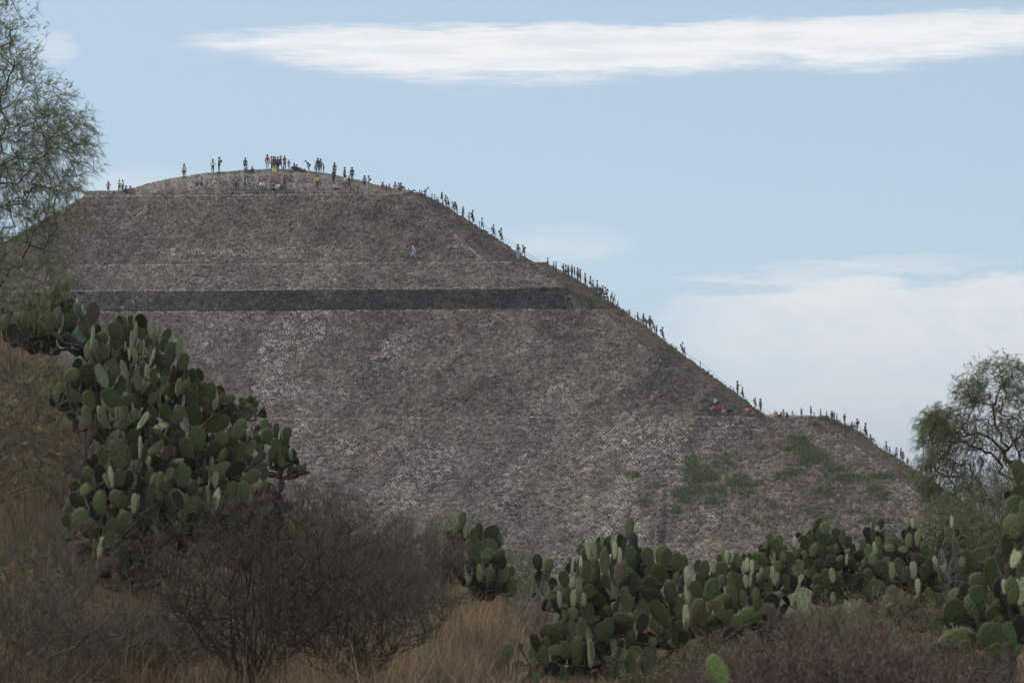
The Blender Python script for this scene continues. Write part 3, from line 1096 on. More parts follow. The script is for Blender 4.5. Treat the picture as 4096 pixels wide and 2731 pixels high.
def J(**over):
    """joints of a standing figure 1.72 m tall facing -Y; x>0 is its left"""
    j = dict(pel=(0, 0, .95), sp=(0, 0, 1.12), ch=(0, 0, 1.33), nk=(0, 0, 1.47), hb=(0, -.01, 1.55), hd=(0, -.015, 1.64), ht=(0, -.01, 1.70),
             sR=(-.17, 0, 1.41), eR=(-.23, .02, 1.14), wR=(-.24, -.04, .90), sL=(.17, 0, 1.41), eL=(.23, .02, 1.14), wL=(.24, -.04, .90),
             hR=(-.09, 0, .90), kR=(-.10, -.02, .50), aR=(-.10, .01, .08), tR=(-.11, -.15, .03), hL=(.09, 0, .90), kL=(.10, -.02, .50), aL=(.10, .01, .08), tL=(.11, -.15, .03))
    j.update(over)
    return {k: Vector(v) for k, v in j.items()}


def tilt(j, keys, ang, piv, side=0):
    for k in keys:
        p = j[k] - piv
        c, s = math.cos(ang), math.sin(ang)
        j[k] = piv + Vector((p.x, p.y * c - p.z * s, p.y * s + p.z * c))
    return j


UPPER = ['sp', 'ch', 'nk', 'hb', 'hd', 'ht', 'sR', 'eR', 'wR', 'sL', 'eL', 'wL']
POSES = {}
POSES['stand'] = J()
POSES['behind'] = J(eR=(-.25, .08, 1.15), wR=(-.06, .13, .98), eL=(.25, .08, 1.15), wL=(.06, .14, .98))
POSES['crossed'] = J(eR=(-.24, -.04, 1.16), wR=(.05, -.2, 1.15), eL=(.24, -.04, 1.16), wL=(-.05, -.2, 1.19))
POSES['hips'] = J(eR=(-.36, .05, 1.17), wR=(-.16, -.02, .99), eL=(.36, .05, 1.17), wL=(.16, -.02, .99))
POSES['phone'] = J(eR=(-.22, -.1, 1.18), wR=(-.08, -.3, 1.28), eL=(.22, -.1, 1.18), wL=(.06, -.3, 1.3))
POSES['walk'] = J(kR=(-.09, -.2, .52), aR=(-.09, -.22, .12), tR=(-.1, -.38, .07), kL=(.09, .06, .50), aL=(.09, .32, .14), tL=(.1, .2, .03), eR=(-.23, .12, 1.16), wR=(-.22, .1, .93), eL=(.22, -.08, 1.15), wL=(.2, -.26, .98))
POSES['stepdown'] = tilt(J(kR=(-.09, -.24, .62), aR=(-.09, -.24, .22), tR=(-.1, -.4, .2), kL=(.09, -.16, .46), aL=(.09, .06, .08), tL=(.1, -.1, .03), eR=(-.24, -.02, 1.15), wR=(-.2, -.2, .98), eL=(.24, 0, 1.15), wL=(.2, -.18, .96)), UPPER, .14, Vector((0, 0, .95)))
POSES['stepup'] = tilt(J(kR=(-.09, -.32, .70), aR=(-.09, -.22, .33), tR=(-.1, -.37, .30), kL=(.09, .02, .48), aL=(.09, .18, .1), tL=(.1, .04, .03), eR=(-.24, -.05, 1.16), wR=(-.2, -.26, 1.02), eL=(.24, 0, 1.16), wL=(.21, -.2, .96)), UPPER, .30, Vector((0, 0, .95)))
POSES['lean'] = tilt(J(kR=(-.1, -.16, .52), kL=(.1, -.12, .5), eR=(-.22, -.1, 1.18), wR=(-.12, -.3, 1.08), eL=(.22, -.1, 1.18), wL=(.12, -.3, 1.06)), UPPER, .85, Vector((0, 0.05, .95)))
sit = J(pel=(0, .1, .18), sp=(0, .1, .36), ch=(0, .06, .57), nk=(0, .03, .71), hb=(0, .0, .79), hd=(0, -.02, .88), ht=(0, -.01, .94), sR=(-.17, .04, .65), eR=(-.24, -.12, .45), wR=(-.12, -.34, .50), sL=(.17, .04, .65), eL=(.24, -.12, .45), wL=(.12, -.34, .48),
        hR=(-.1, .06, .15), kR=(-.14, -.38, .50), aR=(-.12, -.56, .1), tR=(-.13, -.72, .04), hL=(.1, .06, .15), kL=(.14, -.38, .46), aL=(.12, -.58, .08), tL=(.13, -.74, .03))
POSES['sit'] = sit
POSES['sitledge'] = {k: v.copy() for k, v in sit.items()}
POSES['sitledge'].update({k: Vector(v) for k, v in dict(kR=(-.12, -.36, .2), aR=(-.12, -.42, -.22), tR=(-.12, -.56, -.26), kL=(.12, -.36, .2), aL=(.12, -.42, -.24), tL=(.12, -.56, -.28), wR=(-.12, -.28, .3), wL=(.12, -.28, .3)).items()})
POSES['sitlegs'] = {k: v.copy() for k, v in sit.items()}
POSES['sitlegs'].update({k: Vector(v) for k, v in dict(kR=(-.12, -.4, .2), aR=(-.1, -.84, .09), tR=(-.1, -.9, .2), kL=(.12, -.4, .24), aL=(.1, -.82, .09), tL=(.1, -.88, .2), eR=(-.26, .22, .42), wR=(-.26, .34, .14), eL=(.26, .22, .42), wL=(.26, .34, .14)).items()})
rec = J(pel=(0, .0, .14), sp=(0, .17, .17), ch=(0, .38, .24), nk=(0, .50, .34), hb=(0, .56, .41), hd=(0, .6, .49), ht=(0, .62, .55), sR=(-.17, .44, .28), eR=(-.3, .5, .08), wR=(-.26, .28, .07), sL=(.17, .44, .28), eL=(.3, .5, .08), wL=(.26, .28, .07),
        hR=(-.1, -.04, .13), kR=(-.12, -.42, .44), aR=(-.12, -.66, .1), tR=(-.12, -.8, .05), hL=(.1, -.04, .13), kL=(.12, -.44, .3), aL=(.12, -.82, .09), tL=(.12, -.88, .2))
POSES['recline'] = rec

BONES = [('pel', 'sp'), ('sp', 'ch'), ('ch', 'nk'), ('nk', 'hb'), ('hb', 'hd'), ('hd', 'ht'), ('ch', 'sR'), ('sR', 'eR'), ('eR', 'wR'), ('ch', 'sL'), ('sL', 'eL'), ('eL', 'wL'),
         ('pel', 'hR'), ('hR', 'kR'), ('kR', 'aR'), ('aR', 'tR'), ('pel', 'hL'), ('hL', 'kL'), ('kL', 'aL'), ('aL', 'tL')]
RAD = dict(pel=.12, sp=.115, ch=.13, nk=.055, hb=.07, hd=.098, ht=.07, sR=.062, eR=.042, wR=.028, sL=.062, eL=.042, wL=.028, hR=.085, kR=.056, aR=.038, tR=.033, hL=.085, kL=.056, aL=.038, tL=.033)
MESHES = {}


def part_mesh(pose, part):
    key = (pose, part)
    if key in MESHES:
        return MESHES[key]
    j = POSES[pose]
    names = list(RAD)

    def chain(sel, rad, extra=None):
        use = [n for n in names if n in sel]
        ix = {n: i for i, n in enumerate(use)}
        vs = [j[n] for n in use]
        ed = [(ix[a], ix[b]) for a, b in BONES if a in ix and b in ix]
        rr = [rad.get(n, RAD[n]) for n in use]
        if extra:
            extra(vs, ed, rr, ix)
        return vs, ed, rr
    if part == 'body':
        def hands(vs, ed, rr, ix):
            for s in 'RL':
                w, e = j['w' + s], j['e' + s]
                d = (w - e).normalized()
                side = d.cross(Vector((0, 1, .3))).normalized()
                palm = len(vs)
                vs.append(w + d * .07)
                rr.append(.026)
                ed.append((ix['w' + s], palm))
                for k, ln in enumerate((.07, .085, .078, .06)):
                    vs.append(w + d * (.09 + ln) + side * (k - 1.5) * .021 + Vector((0, -.01, 0)))
                    rr.append(.008)
                    ed.append((palm, len(vs) - 1))
                vs.append(w + d * .075 + side * -.05 + Vector((0, -.015, 0)))
                rr.append(.010)
                ed.append((palm, len(vs) - 1))
            # nose and chin
            h = j['hd']
            f = (j['tR'] + j['tL'] - j['aR'] - j['aL'])
            fw = Vector((0, -1, 0)) if pose not in ('lean', 'recline') else (Vector((0, -.5, -.85)) if pose == 'lean' else Vector((0, -.7, .7)))
            vs.append(h + fw * .105)
            rr.append(.016)
            ed.append((ix['hd'], len(vs) - 1))
        v, e, r = chain(names, {}, hands)
    elif part in ('shirt', 'tshirt'):
        sel = ['pel', 'sp', 'ch', 'sR', 'eR', 'sL', 'eL'] + (['wR', 'wL'] if part == 'shirt' else [])
        rad = {n: RAD[n] + .020 for n in sel}
        rad['pel'] = .13
        v, e, r = chain(sel, rad)
        if part == 'tshirt':       # sleeve ends above the elbow
            ix = [n for n in names if n in sel]
            for s in 'RL':
                i = ix.index('e' + s)
                v[i] = j['s' + s].lerp(j['e' + s], .62)
                r[i] = .062
    elif part in ('trousers', 'shorts'):
        sel = ['pel', 'hR', 'kR', 'hL', 'kL'] + (['aR', 'aL'] if part == 'trousers' else [])
        rad = {n: RAD[n] + .017 for n in sel}
        rad['pel'] = .135
        if part == 'trousers':
            rad['aR'] = rad['aL'] = .052
        else:
            rad['kR'] = rad['kL'] = .082
        v, e, r = chain(sel, rad)
        if part == 'trousers':
            ix = [n for n in names if n in sel]
            for s in 'RL':
                i = ix.index('a' + s)
                v[i] = j['k' + s].lerp(j['a' + s], .92)
    elif part == 'hair':
        h = j['hd']
        up = (j['ht'] - j['hb']).normalized()
        bk = up.cross(Vector((1, 0, 0)))
        if bk.y < 0:
            bk = -bk
        v = [h + up * .02 + bk * .03, h + up * .075 + bk * .01, h - up * .05 + bk * .06]
        e, r = [(0, 1), (0, 2)], [.105, .075, .07]
    elif part == 'longhair':
        h = j['hd']
        up = (j['ht'] - j['hb']).normalized()
        bk = up.cross(Vector((1, 0, 0)))
        if bk.y < 0:
            bk = -bk
        v = [h + up * .02 + bk * .03, h + up * .075 + bk * .01, h - up * .12 + bk * .09, h - up * .34 + bk * .11]
        e, r = [(0, 1), (0, 2), (2, 3)], [.108, .075, .085, .05]
    elif part == 'shoes':
        v, e, r = [], [], []
        for s in 'RL':
            b = len(v)
            v += [j['a' + s] + Vector((0, .03, -.03)), j['t' + s], ]
            e.append((b, b + 1))
            r += [.05, .042]
    elif part == 'backpack':
        c = j['ch']
        up = (j['nk'] - j['sp']).normalized()
        bk = up.cross(Vector((1, 0, 0)))
        if bk.y < 0:
            bk = -bk
        v = [c + bk * .22 - up * .02, c + bk * .24 - up * .22, c + bk * .2 + up * .12]
        e, r = [(0, 1), (0, 2)], [(.15, .11), (.15, .12), (.11, .08)]
    elif part in ('hat', 'cap'):
        h = j['ht']
        up = (j['ht'] - j['hb']).normalized()
        V, Q, T = [], [], []
        rings = [(.19 if part == 'hat' else .112, -.02), (.115, .0), (.10, .055), (.07, .085)]
        n = 12
        a = up.orthogonal().normalized()
        b = up.cross(a)
        for (rr_, zz) in rings:
            for k in range(n):
                t = 2 * math.pi * k / n
                p = h + a * (math.cos(t) * rr_) + b * (math.sin(t) * rr_) + up * zz
                if part == 'cap' and zz < 0 and math.cos(math.atan2(p.y - h.y, p.x - h.x) + math.pi / 2) > .6:
                    p = p + Vector((0, -.09, -.01))
                V.append(p[:])
        for i in range(3):
            for k in range(n):
                Q.append((i * n + k, i * n + (k + 1) % n, (i + 1) * n + (k + 1) % n, (i + 1) * n + k))
        V.append((h + up * .095)[:])
        T = [(3 * n + k, 3 * n + (k + 1) % n, 4 * n) for k in range(n)]
        me = mesh_np(part, V, [np.array(Q), np.array(T)], mats=[M_CLOTH], smooth=True)
        MESHES[key] = me
        return me
    elif part == 'bag':
        w = j['wL']
        v = [w + Vector((.04, 0, -.08)), w + Vector((.05, 0, -.32))]
        e, r = [(0, 1)], [(.06, .10), (.09, .15)]
    me = skin_mesh({'tshirt': 'shirt', 'longhair': 'hair'}.get(part, part), v, e, r)
    me.materials.clear()
    me.materials.append(M_SKIN if part == 'body' else M_CLOTH)
    me.shade_smooth()
    MESHES[key] = me
    return me


CL = dict(red=(.36, .035, .04), dred=(.20, .03, .035), maroon=(.12, .025, .04), white=(.68, .68, .72), cream=(.58, .54, .44), black=(.018, .02, .02), dark=(.035, .045, .042), navy=(.03, .045, .09),
          grey=(.20, .21, .22), lgrey=(.42, .44, .47), jeans=(.085, .13, .22), ljeans=(.35, .43, .58), blue=(.10, .24, .38), lblue=(.38, .50, .62), green=(.09, .35, .15), dgreen=(.03, .065, .045), olive=(.085, .09, .05),
          yellow=(.75, .46, .03), orange=(.50, .23, .05), pink=(.48, .24, .28), magenta=(.27, .06, .13), coral=(.40, .14, .13), tan=(.40, .30, .18), brown=(.16, .10, .07), khaki=(.36, .29, .17), turq=(.18, .45, .47),
          purple=(.16, .10, .30), lpink=(.55, .42, .46), bluegrey=(.20, .26, .31), lime=(.50, .52, .10), straw=(.58, .48, .26), blond=(.34, .25, .13), hairb=(.035, .026, .022), hairg=(.05, .055, .04), pale=(.6, .6, .62))
SKINC = [(.38, .24, .17), (.30, .18, .12), (.45, .30, .23), (.25, .15, .10)]
PH = dict(stand=1.72, behind=1.72, crossed=1.72, hips=1.72, phone=1.72, walk=1.70, stepdown=1.66, stepup=1.6, lean=1.32, sit=.99, sitledge=.99, sitlegs=.99, recline=.62)


def person(u, vf, h, pose, yaw, top, bot, label, extras='', push=.35, hair='hairb', sleeve=None):
    loc = on_pyramid(u, vf, push)
    uu, vv = UV(np.array([loc[:]]))
    sc = (h / F * loc.y) / PH[pose]
    sc = min(max(sc, .55), 1.15)
    e = empty('person', loc, label, 'person', 'visitors on the pyramid')
    e.rotation_euler = (0, 0, math.radians(yaw))
    e.scale = (sc, sc, sc)
    shorts = 'shorts' in extras
    parts = [('body', SKINC[rnd.randrange(4)]), ('tshirt' if (sleeve == 's' or 'tee' in extras) else 'shirt', CL[top]),
             ('shorts' if shorts else 'trousers', CL[bot]), ('longhair' if 'long' in extras else 'hair', CL[hair]), ('shoes', (.05, .05, .05) if 'wshoe' not in extras else (.6, .6, .6))]
    for w in extras.split():
        if w.startswith('pack:'):
            parts.append(('backpack', CL[w[5:]]))
        if w.startswith('hat:'):
            parts.append(('hat', CL[w[4:]]))
        if w.startswith('cap:'):
            parts.append(('cap', CL[w[4:]]))
        if w.startswith('bag:'):
            parts.append(('bag', CL[w[4:]]))
    for pn, c in parts:
        me = part_mesh(pose, pn)
        c = tuple(min(.8, q * 1.2) for q in c)
        link({'tshirt': 'shirt', 'longhair': 'hair', 'bag': 'shoulder_bag'}.get(pn, pn), me, e, color=c)


B, FR, RT, LT = 180, 0, 90, -90          # back to the camera, facing it, facing right, facing left
PEOPLE = [
    (433, 776, 48, 'hips', B, 'red', 'dark', 'person in red shirt standing alone at the left end of the upper ledge', 'tee shorts'),
    (477, 772, 50, 'crossed', 20, 'white', 'dark', 'long haired person in white top standing left of another in white on the upper ledge', 'long tee'),
    (490, 772, 50, 'stand', -30, 'white', 'dark', 'short haired person in white shirt standing right of a long haired one on the ledge', 'tee'),
    (503, 779, 34, 'sit', -20, 'dark', 'dark', 'seated person in dark clothes behind the pair in white at the ledge end', ''),
    (521, 778, 32, 'sitledge', 30, 'brown', 'brown', 'seated person in brown clothes, last on the right of the left ledge group', ''),
    (736, 719, 60, 'stand', B, 'lpink', 'dgreen', 'person in pink checked shirt standing alone on the left skyline of the summit', ''),
    (851, 696, 56, 'hips', B, 'white', 'dgreen', 'slim person in white top and leggings left of a backpacker on the skyline', 'long tee'),
    (876, 694, 64, 'stand', LT, 'dgreen', 'dgreen', 'tall dark clad backpacker beside a slim person in white on the skyline', 'pack:black'),
    (981, 690, 55, 'stand', B, 'dgreen', 'dgreen', 'person in dark green jacket standing over two seated people on the summit skyline', ''),
    (984, 693, 33, 'sit', 0, 'cream', 'jeans', 'seated person in cream top and jeans in front of a standing dark green jacket', ''),
    (1009, 692, 25, 'sit', 40, 'grey', 'navy', 'small seated person in grey with pale cap right of the cream top on the summit', 'cap:pale'),
    (787, 768, 58, 'stand', 160, 'bluegrey', 'dark', 'person in blue grey shirt on the ledge, left of the long haired one in pink', 'tee shorts'),
    (806, 764, 50, 'stand', -160, 'pink', 'dark', 'long haired person in pink top and dark skirt beside blue grey shirt on the ledge', 'long tee shorts'),
    (944, 764, 52, 'stand', 60, 'grey', 'black', 'person in grey top and black trousers left of the dark backpack on the ledge', 'long'),
    (980, 764, 53, 'stand', B, 'white', 'jeans', 'person in white jacket and jeans with dark backpack standing on the ledge', 'pack:black'),
    (1048, 764, 38, 'sit', 10, 'white', 'jeans', 'seated person in white shirt and jeans alone on the ledge below the summit crowd', ''),
    (1069, 681, 60, 'stand', 170, 'red', 'lgrey', 'person in bright red vest and pale trousers, leftmost of the dense summit crowd', ''),
    (1086, 683, 55, 'stand', 120, 'grey', 'jeans', 'person in grey top and jeans just right of the bright red vest on the summit', ''),
    (1095, 682, 54, 'stand', 30, 'dred', 'dark', 'person in dark red shirt half hidden in the left of the dense summit crowd', ''),
    (1102, 683, 52, 'crossed', 10, 'maroon', 'black', 'person in maroon top with folded arms in the middle of the dense summit crowd', ''),
    (1111, 682, 53, 'stand', -40, 'olive', 'dark', 'person in olive jacket in the middle right of the dense summit crowd', ''),
    (1122, 683, 56, 'walk', -60, 'black', 'black', 'tall person all in black left of the olive shirt at the crowd edge', ''),
    (1138, 683, 57, 'crossed', 5, 'olive', 'dark', 'person in olive shirt with hands folded at the right edge of the summit crowd', 'tee'),
    (1155, 682, 41, 'hips', 20, 'brown', 'khaki', 'shorter person in brown and khaki, hands on hips, right of the summit crowd', 'tee cap:tan'),
    (1176, 686, 30, 'sit', -40, 'dark', 'dark', 'long haired seated person in dark clothes on the summit skyline, left of three sitting', 'long'),
    (1187, 687, 27, 'sit', 60, 'dred', 'black', 'seated person in dark red right of the long haired sitter on the skyline', ''),
    (1195, 688, 18, 'recline', 60, 'maroon', 'dark', 'reclining person in maroon at the end of the row sitting on the skyline', ''),
    (1209, 689, 15, 'recline', 90, 'dark', 'dark', 'person in dark clothes lying low on the skyline between two groups', ''),
    (1098, 701, 32, 'sit', 0, 'yellow', 'lime', 'seated person in yellow and lime clothes in front of the dense summit crowd', '', .35),
    (1238, 690, 42, 'lean', -80, 'dgreen', 'navy', 'person bending forward in dark top and blue shorts alone on the skyline', 'tee shorts'),
    (1262, 693, 34, 'stand', 170, 'grey', 'bluegrey', 'child in grey hooded top left of the huddle with black backpack', ''),
    (1271, 692, 58, 'stand', B, 'dark', 'jeans', 'adult with large black backpack in the huddle on the right of the summit', 'pack:black'),
    (1282, 692, 55, 'stand', 200, 'grey', 'jeans', 'adult in grey jacket on the right of the summit huddle', ''),
    (1294, 695, 38, 'phone', 90, 'navy', 'navy', 'child in navy raising an arm at the right side of the summit huddle', ''),
    (1338, 709, 56, 'stand', B, 'olive', 'olive', 'broad person in olive shirt on the skyline right above a white cap', 'tee'),
    (1334, 738, 57, 'stand', 140, 'black', 'black', 'person in white cap and black striped jacket standing on the summit slope', 'cap:white'),
    (1378, 726, 55, 'stand', -60, 'dred', 'black', 'person in dark red shirt and black trousers on the falling right skyline', 'bag:dark'),
    (1408, 729, 57, 'stand', B, 'dark', 'dgreen', 'dark backpacker standing alone on the skyline right of the dark red shirt', 'pack:dgreen'),
    (1382, 761, 55, 'stand', 150, 'lgrey', 'jeans', 'person in pale grey sweater and jeans with shoulder bag on the ledge', 'bag:dark'),
    (1396, 761, 54, 'walk', 90, 'dark', 'black', 'person in black striding right next to a pale grey sweater on the ledge', ''),
    (1269, 761, 54, 'stand', B, 'yellow', 'navy', 'person in bright yellow top and dark jeans standing alone on the ledge', 'tee'),
    (1138, 762, 54, 'behind', B, 'maroon', 'navy', 'person in maroon shirt with hands behind the back on the ledge', 'tee'),
    (1093, 767, 38, 'sitledge', 10, 'red', 'dark', 'seated person in bright red hooded top on the ledge edge', ''),
    (1112, 765, 30, 'sit', -20, 'white', 'lblue', 'seated person in white between the red hooded top and the maroon shirt', ''),
    (1127, 764, 26, 'sit', 40, 'brown', 'black', 'small seated person in brown against the ledge wall left of the maroon shirt', ''),
    (1338, 763, 28, 'sitlegs', 70, 'white', 'black', 'long haired person in white top sitting with stretched legs on the ledge', 'long tee'),
    (1458, 759, 54, 'stand', 200, 'blue', 'navy', 'person in blue jacket and navy shorts facing the cream shirt at the ledge end', 'shorts'),
    (1474, 760, 54, 'stand', -100, 'cream', 'khaki', 'person in cream shirt and tan trousers with dark backpack at the ledge end', 'pack:dark'),
    (1531, 766, 36, 'sitledge', 40, 'dark', 'jeans', 'seated person in sun hat, leftmost of the row at the right shoulder', 'hat:straw tee'),
    (1545, 762, 22, 'sit', 0, 'dark', 'dark', 'small seated person in dark clothes right of the sun hat at the shoulder', ''),
    (1557, 763, 26, 'sit', 0, 'lpink', 'brown', 'seated person in pale pink in the row at the right shoulder', 'tee'),
    (1580, 764, 34, 'sit', 0, 'grey', 'lgrey', 'broad seated person in grey in the middle of the row at the right shoulder', ''),
    (1595, 763, 30, 'sit', 20, 'white', 'grey', 'seated person in white right of the broad grey one at the shoulder', ''),
    (1604, 764, 32, 'sit', 60, 'dark', 'brown', 'seated person in dark top, last of the row at the right shoulder', 'tee'),
    (1648, 769, 14, 'recline', 90, 'dgreen', 'dark', 'person in dark clothes lying low where the stair begins', ''),
    (1679, 786, 24, 'sit', 90, 'red', 'red', 'seated person in red at the top of the stair left of the leaning one', '', 1.2),
    (1688, 790, 23, 'sit', 90, 'brown', 'dark', 'seated person in brown squeezed behind red at the stair top', '', 1.2),
    (1698, 795, 38, 'lean', 90, 'bluegrey', 'dgreen', 'person in blue grey leaning over by the first rail post', '', 1.2),
    (1748, 808, 14, 'sit', 60, 'pink', 'pink', 'tiny child in pink low beside the stair behind the rail', '', 1.0),
    (1766, 818, 47, 'stepdown', 60, 'dgreen', 'coral', 'person in dark hooded top and coral trousers first down the stair', '', 1.0),
    (1780, 828, 47, 'stepdown', 90, 'grey', 'dark', 'person in grey top just below the coral trousers on the stair', '', 1.0),
    (1795, 839, 48, 'stepup', -90, 'turq', 'dark', 'person in turquoise top climbing the stair', 'tee', 1.0),
    (1815, 851, 44, 'stepup', -90, 'olive', 'khaki', 'climber with olive backpack behind the maroon top on the stair', 'pack:olive', 1.6),
    (1826, 860, 49, 'stepup', -60, 'maroon', 'jeans', 'person in maroon top and jeans with tan bag on the stair', 'bag:tan', 1.0),
    (1852, 872, 49, 'stand', -60, 'dark', 'dgreen', 'person in dark vest and yellowish cap standing on the stair', 'tee cap:straw', 1.0),
    (1876, 888, 44, 'walk', 90, 'lgrey', 'white', 'person in pale clothes hidden behind the dark brown top on the stair', '', 2.0),
    (1888, 897, 55, 'stepdown', 90, 'dark', 'navy', 'tall person in dark brown top descending with a pale bag on the stair', 'pack:lgrey', 1.0),
    (1928, 921, 49, 'walk', 90, 'cream', 'jeans', 'person in cream shirt and jeans striding down the stair by a rail post', '', 1.0),
    (1974, 952, 52, 'walk', 90, 'grey', 'dark', 'grey shirted walker with dark backpack, left of the brown one on the stair', 'pack:dark', 1.0),
    (2002, 968, 54, 'stepdown', 90, 'tan', 'dark', 'brown shirted walker with backpack descending the long upper flight', 'pack:olive', 1.0),
    (2072, 1047, 62, 'stand', B, 'lblue', 'ljeans', 'person in light blue with red backpack standing on the right end of the terrace', 'pack:red wshoe', .6),
    (2097, 1031, 48, 'stepup', -90, 'dark', 'dgreen', 'dark climber with big backpack just right of the light blue clothes', 'pack:black', 1.0),
    (1652, 1049, 58, 'walk', -90, 'white', 'ljeans', 'person in white shirt and pale jeans walking left along the upper terrace', 'tee wshoe', .5),
    (1661, 1049, 50, 'stand', -90, 'dark', 'lgrey', 'darker clad person right behind the white shirt on the upper terrace', '', 1.0),
    (2191, 1076, 40, 'stand', 60, 'lgrey', 'dark', 'person in pale grey shirt alone on the platform right of the upper stair', 'tee', 1.2),
    (2213, 1090, 36, 'stepdown', 90, 'dark', 'dark', 'left of two dark walkers beyond the platform edge', '', 1.2),
    (2224, 1095, 42, 'stand', 90, 'dgreen', 'dark', 'capped right one of two dark walkers beyond the platform edge', 'cap:dark', 1.2),
    (2254, 1108, 48, 'stand', 60, 'grey', 'dark', 'person in grey shirt, first on the left of the packed queue above the band', 'pack:dgreen', 1.2),
    (2263, 1112, 48, 'stand', 30, 'white', 'black', 'person in white shirt near the left of the packed queue above the band', '', .9),
    (2273, 1117, 50, 'stand', 120, 'navy', 'dark', 'person in navy between the white and red shirts of the packed queue', 'pack:black', 1.2),
    (2287, 1112, 47, 'stand', 130, 'red', 'black', 'person in red shirt left of two in red within the packed queue', '', .8),
    (2298, 1122, 49, 'stand', 90, 'dark', 'bluegrey', 'person in dark grey between the two red shirts of the queue', '', 1.0),
    (2311, 1126, 54, 'stand', 130, 'grey', 'dark', 'person in grey sweater in front of the right hand red shirt of the queue', '', .8),
    (2321, 1128, 58, 'stand', 90, 'red', 'black', 'tall person in red top, rightmost of the packed queue above the band', '', 1.5),
    (2341, 1137, 51, 'stand', 60, 'yellow', 'dark', 'person in bright yellow shirt on the stair right of the queue', '', 1.0),
    (2360, 1153, 50, 'stepdown', 60, 'lblue', 'dark', 'person in light blue shirt with dark bag right of the yellow shirt', 'tee bag:black', 1.0),
    (2372, 1160, 45, 'walk', 90, 'lpink', 'dgreen', 'person in pale pink shirt and cap right of the light blue shirt', 'cap:dark', 1.3),
    (2389, 1171, 53, 'walk', 90, 'bluegrey', 'bluegrey', 'person in blue grey with a cream bag on the stair', 'bag:cream', 1.0),
    (2411, 1187, 48, 'walk', 90, 'dgreen', 'dark', 'dark clad walker just left of the pink grey shirt beside the band', 'bag:dark', 1.2),
    (2427, 1198, 52, 'stepup', -90, 'lpink', 'black', 'person in pinkish shirt with backpack climbing beside the dark band', 'pack:dark', .9),
    (2444, 1216, 40, 'stepup', 90, 'dark', 'dark', 'stooping dark person right of the pinkish shirt', '', 1.0),
    (2454, 1226, 38, 'stepup', 90, 'grey', 'bluegrey', 'stooping grey person below the dark one near the band foot', '', 1.0),
    (2468, 1242, 36, 'stepup', 90, 'blue', 'dred', 'person in blue top and dark red trousers at the foot of the band', '', .3),
    (2517, 1280, 36, 'stand', 120, 'dark', 'bluegrey', 'dark grey person alone left of the upright railings', '', 1.0),
    (2551, 1293, 40, 'stand', 110, 'olive', 'dark', 'person in dark olive gripping the upright railings', '', .8),
    (2574, 1304, 50, 'stand', -70, 'dgreen', 'jeans', 'person in cap and dark top with jeans right of the railings', 'cap:turq', 1.0),
    (2589, 1316, 44, 'lean', -80, 'brown', 'brown', 'person in brown bending forward on the middle flight', '', 1.0),
    (2600, 1322, 57, 'stand', 150, 'dark', 'navy', 'big person in dark jacket beside the bending brown one', 'pack:dark', .8),
    (2616, 1331, 49, 'stepup', -80, 'green', 'olive', 'person in green shirt climbing the middle flight', 'tee', 1.0),
    (2626, 1340, 40, 'stand', 60, 'navy', 'black', 'short person in navy directly right of the green shirt', '', .8),
    (2648, 1362, 52, 'stepdown', 90, 'red', 'jeans', 'person in red shirt and jeans with big dark backpack on the middle flight', 'pack:dgreen', 1.0),
    (2728, 1420, 50, 'stepdown', 90, 'white', 'jeans', 'person in white shirt with olive backpack descending the middle flight', 'pack:olive', 1.0),
    (2737, 1425, 40, 'stepdown', 80, 'dark', 'lpink', 'shorter person in dark top right of the olive backpack', '', 1.5),
    (2950, 1586, 62, 'phone', 90, 'dgreen', 'dgreen', 'dark person holding something forward, upper of a pair low on the middle flight', '', 1.0),
    (2968, 1596, 47, 'stepdown', 90, 'dark', 'navy', 'dark capped person, lower of a pair low on the middle flight', 'cap:dark', 1.0),
    (3019, 1629, 42, 'stepdown', 90, 'dark', 'dark', 'crouching backpacker stepping down near the end of the middle flight', 'pack:dgreen', 1.0),
    (3042, 1650, 55, 'stand', 120, 'olive', 'jeans', 'person in dark olive top and jeans at the end of the middle flight', '', 1.0),
    (2864, 1630, 34, 'sit', 90, 'white', 'black', 'person in white shirt sitting on the slope above the lower terrace', 'tee', .3),
    (2874, 1652, 26, 'recline', -60, 'magenta', 'magenta', 'person in magenta reclining below the white shirt on the terrace', '', .3),
    (2908, 1662, 24, 'recline', 75, 'orange', 'black', 'person in orange top and black trousers reclining on the terrace', '', .5),
    (2988, 1662, 34, 'sit', -30, 'pink', 'coral', 'dark haired person in pink sitting against the slope on the terrace', 'long', .5),
    (3014, 1664, 26, 'sitlegs', -60, 'brown', 'orange', 'person in brown and orange sitting right of the pink one on the terrace', 'long', .5),
    (3100, 1664, 28, 'sit', 10, 'magenta', 'pink', 'seated person in pink with pale sun hat, leftmost of the terrace edge row', 'hat:pale tee', .5),
    (3109, 1664, 24, 'sit', 60, 'dark', 'dark', 'dark seated person just behind the pale sun hat', '', 1.4),
    (3123, 1664, 22, 'sit', -30, 'dark', 'dark', 'small dark seated person left of the tan shirt on the terrace edge', '', .6),
    (3133, 1664, 32, 'sit', 0, 'tan', 'tan', 'broad person in tan shirt and cap sitting on the terrace edge', 'cap:bluegrey tee', .5),
    (3148, 1664, 22, 'sit', 30, 'navy', 'dark', 'small dark seated person right of the tan shirt', '', .6),
    (3170, 1664, 26, 'sit', 0, 'lgrey', 'lgrey', 'person in white striped shirt sitting alone on the terrace edge', 'tee', .5),
    (3206, 1664, 38, 'phone', 0, 'bluegrey', 'navy', 'long blond person taking a picture from the terrace edge', 'long', 1.0),
    (3244, 1664, 44, 'stand', 100, 'black', 'black', 'tall person all in black at the right end of the lower terrace', '', 1.0),
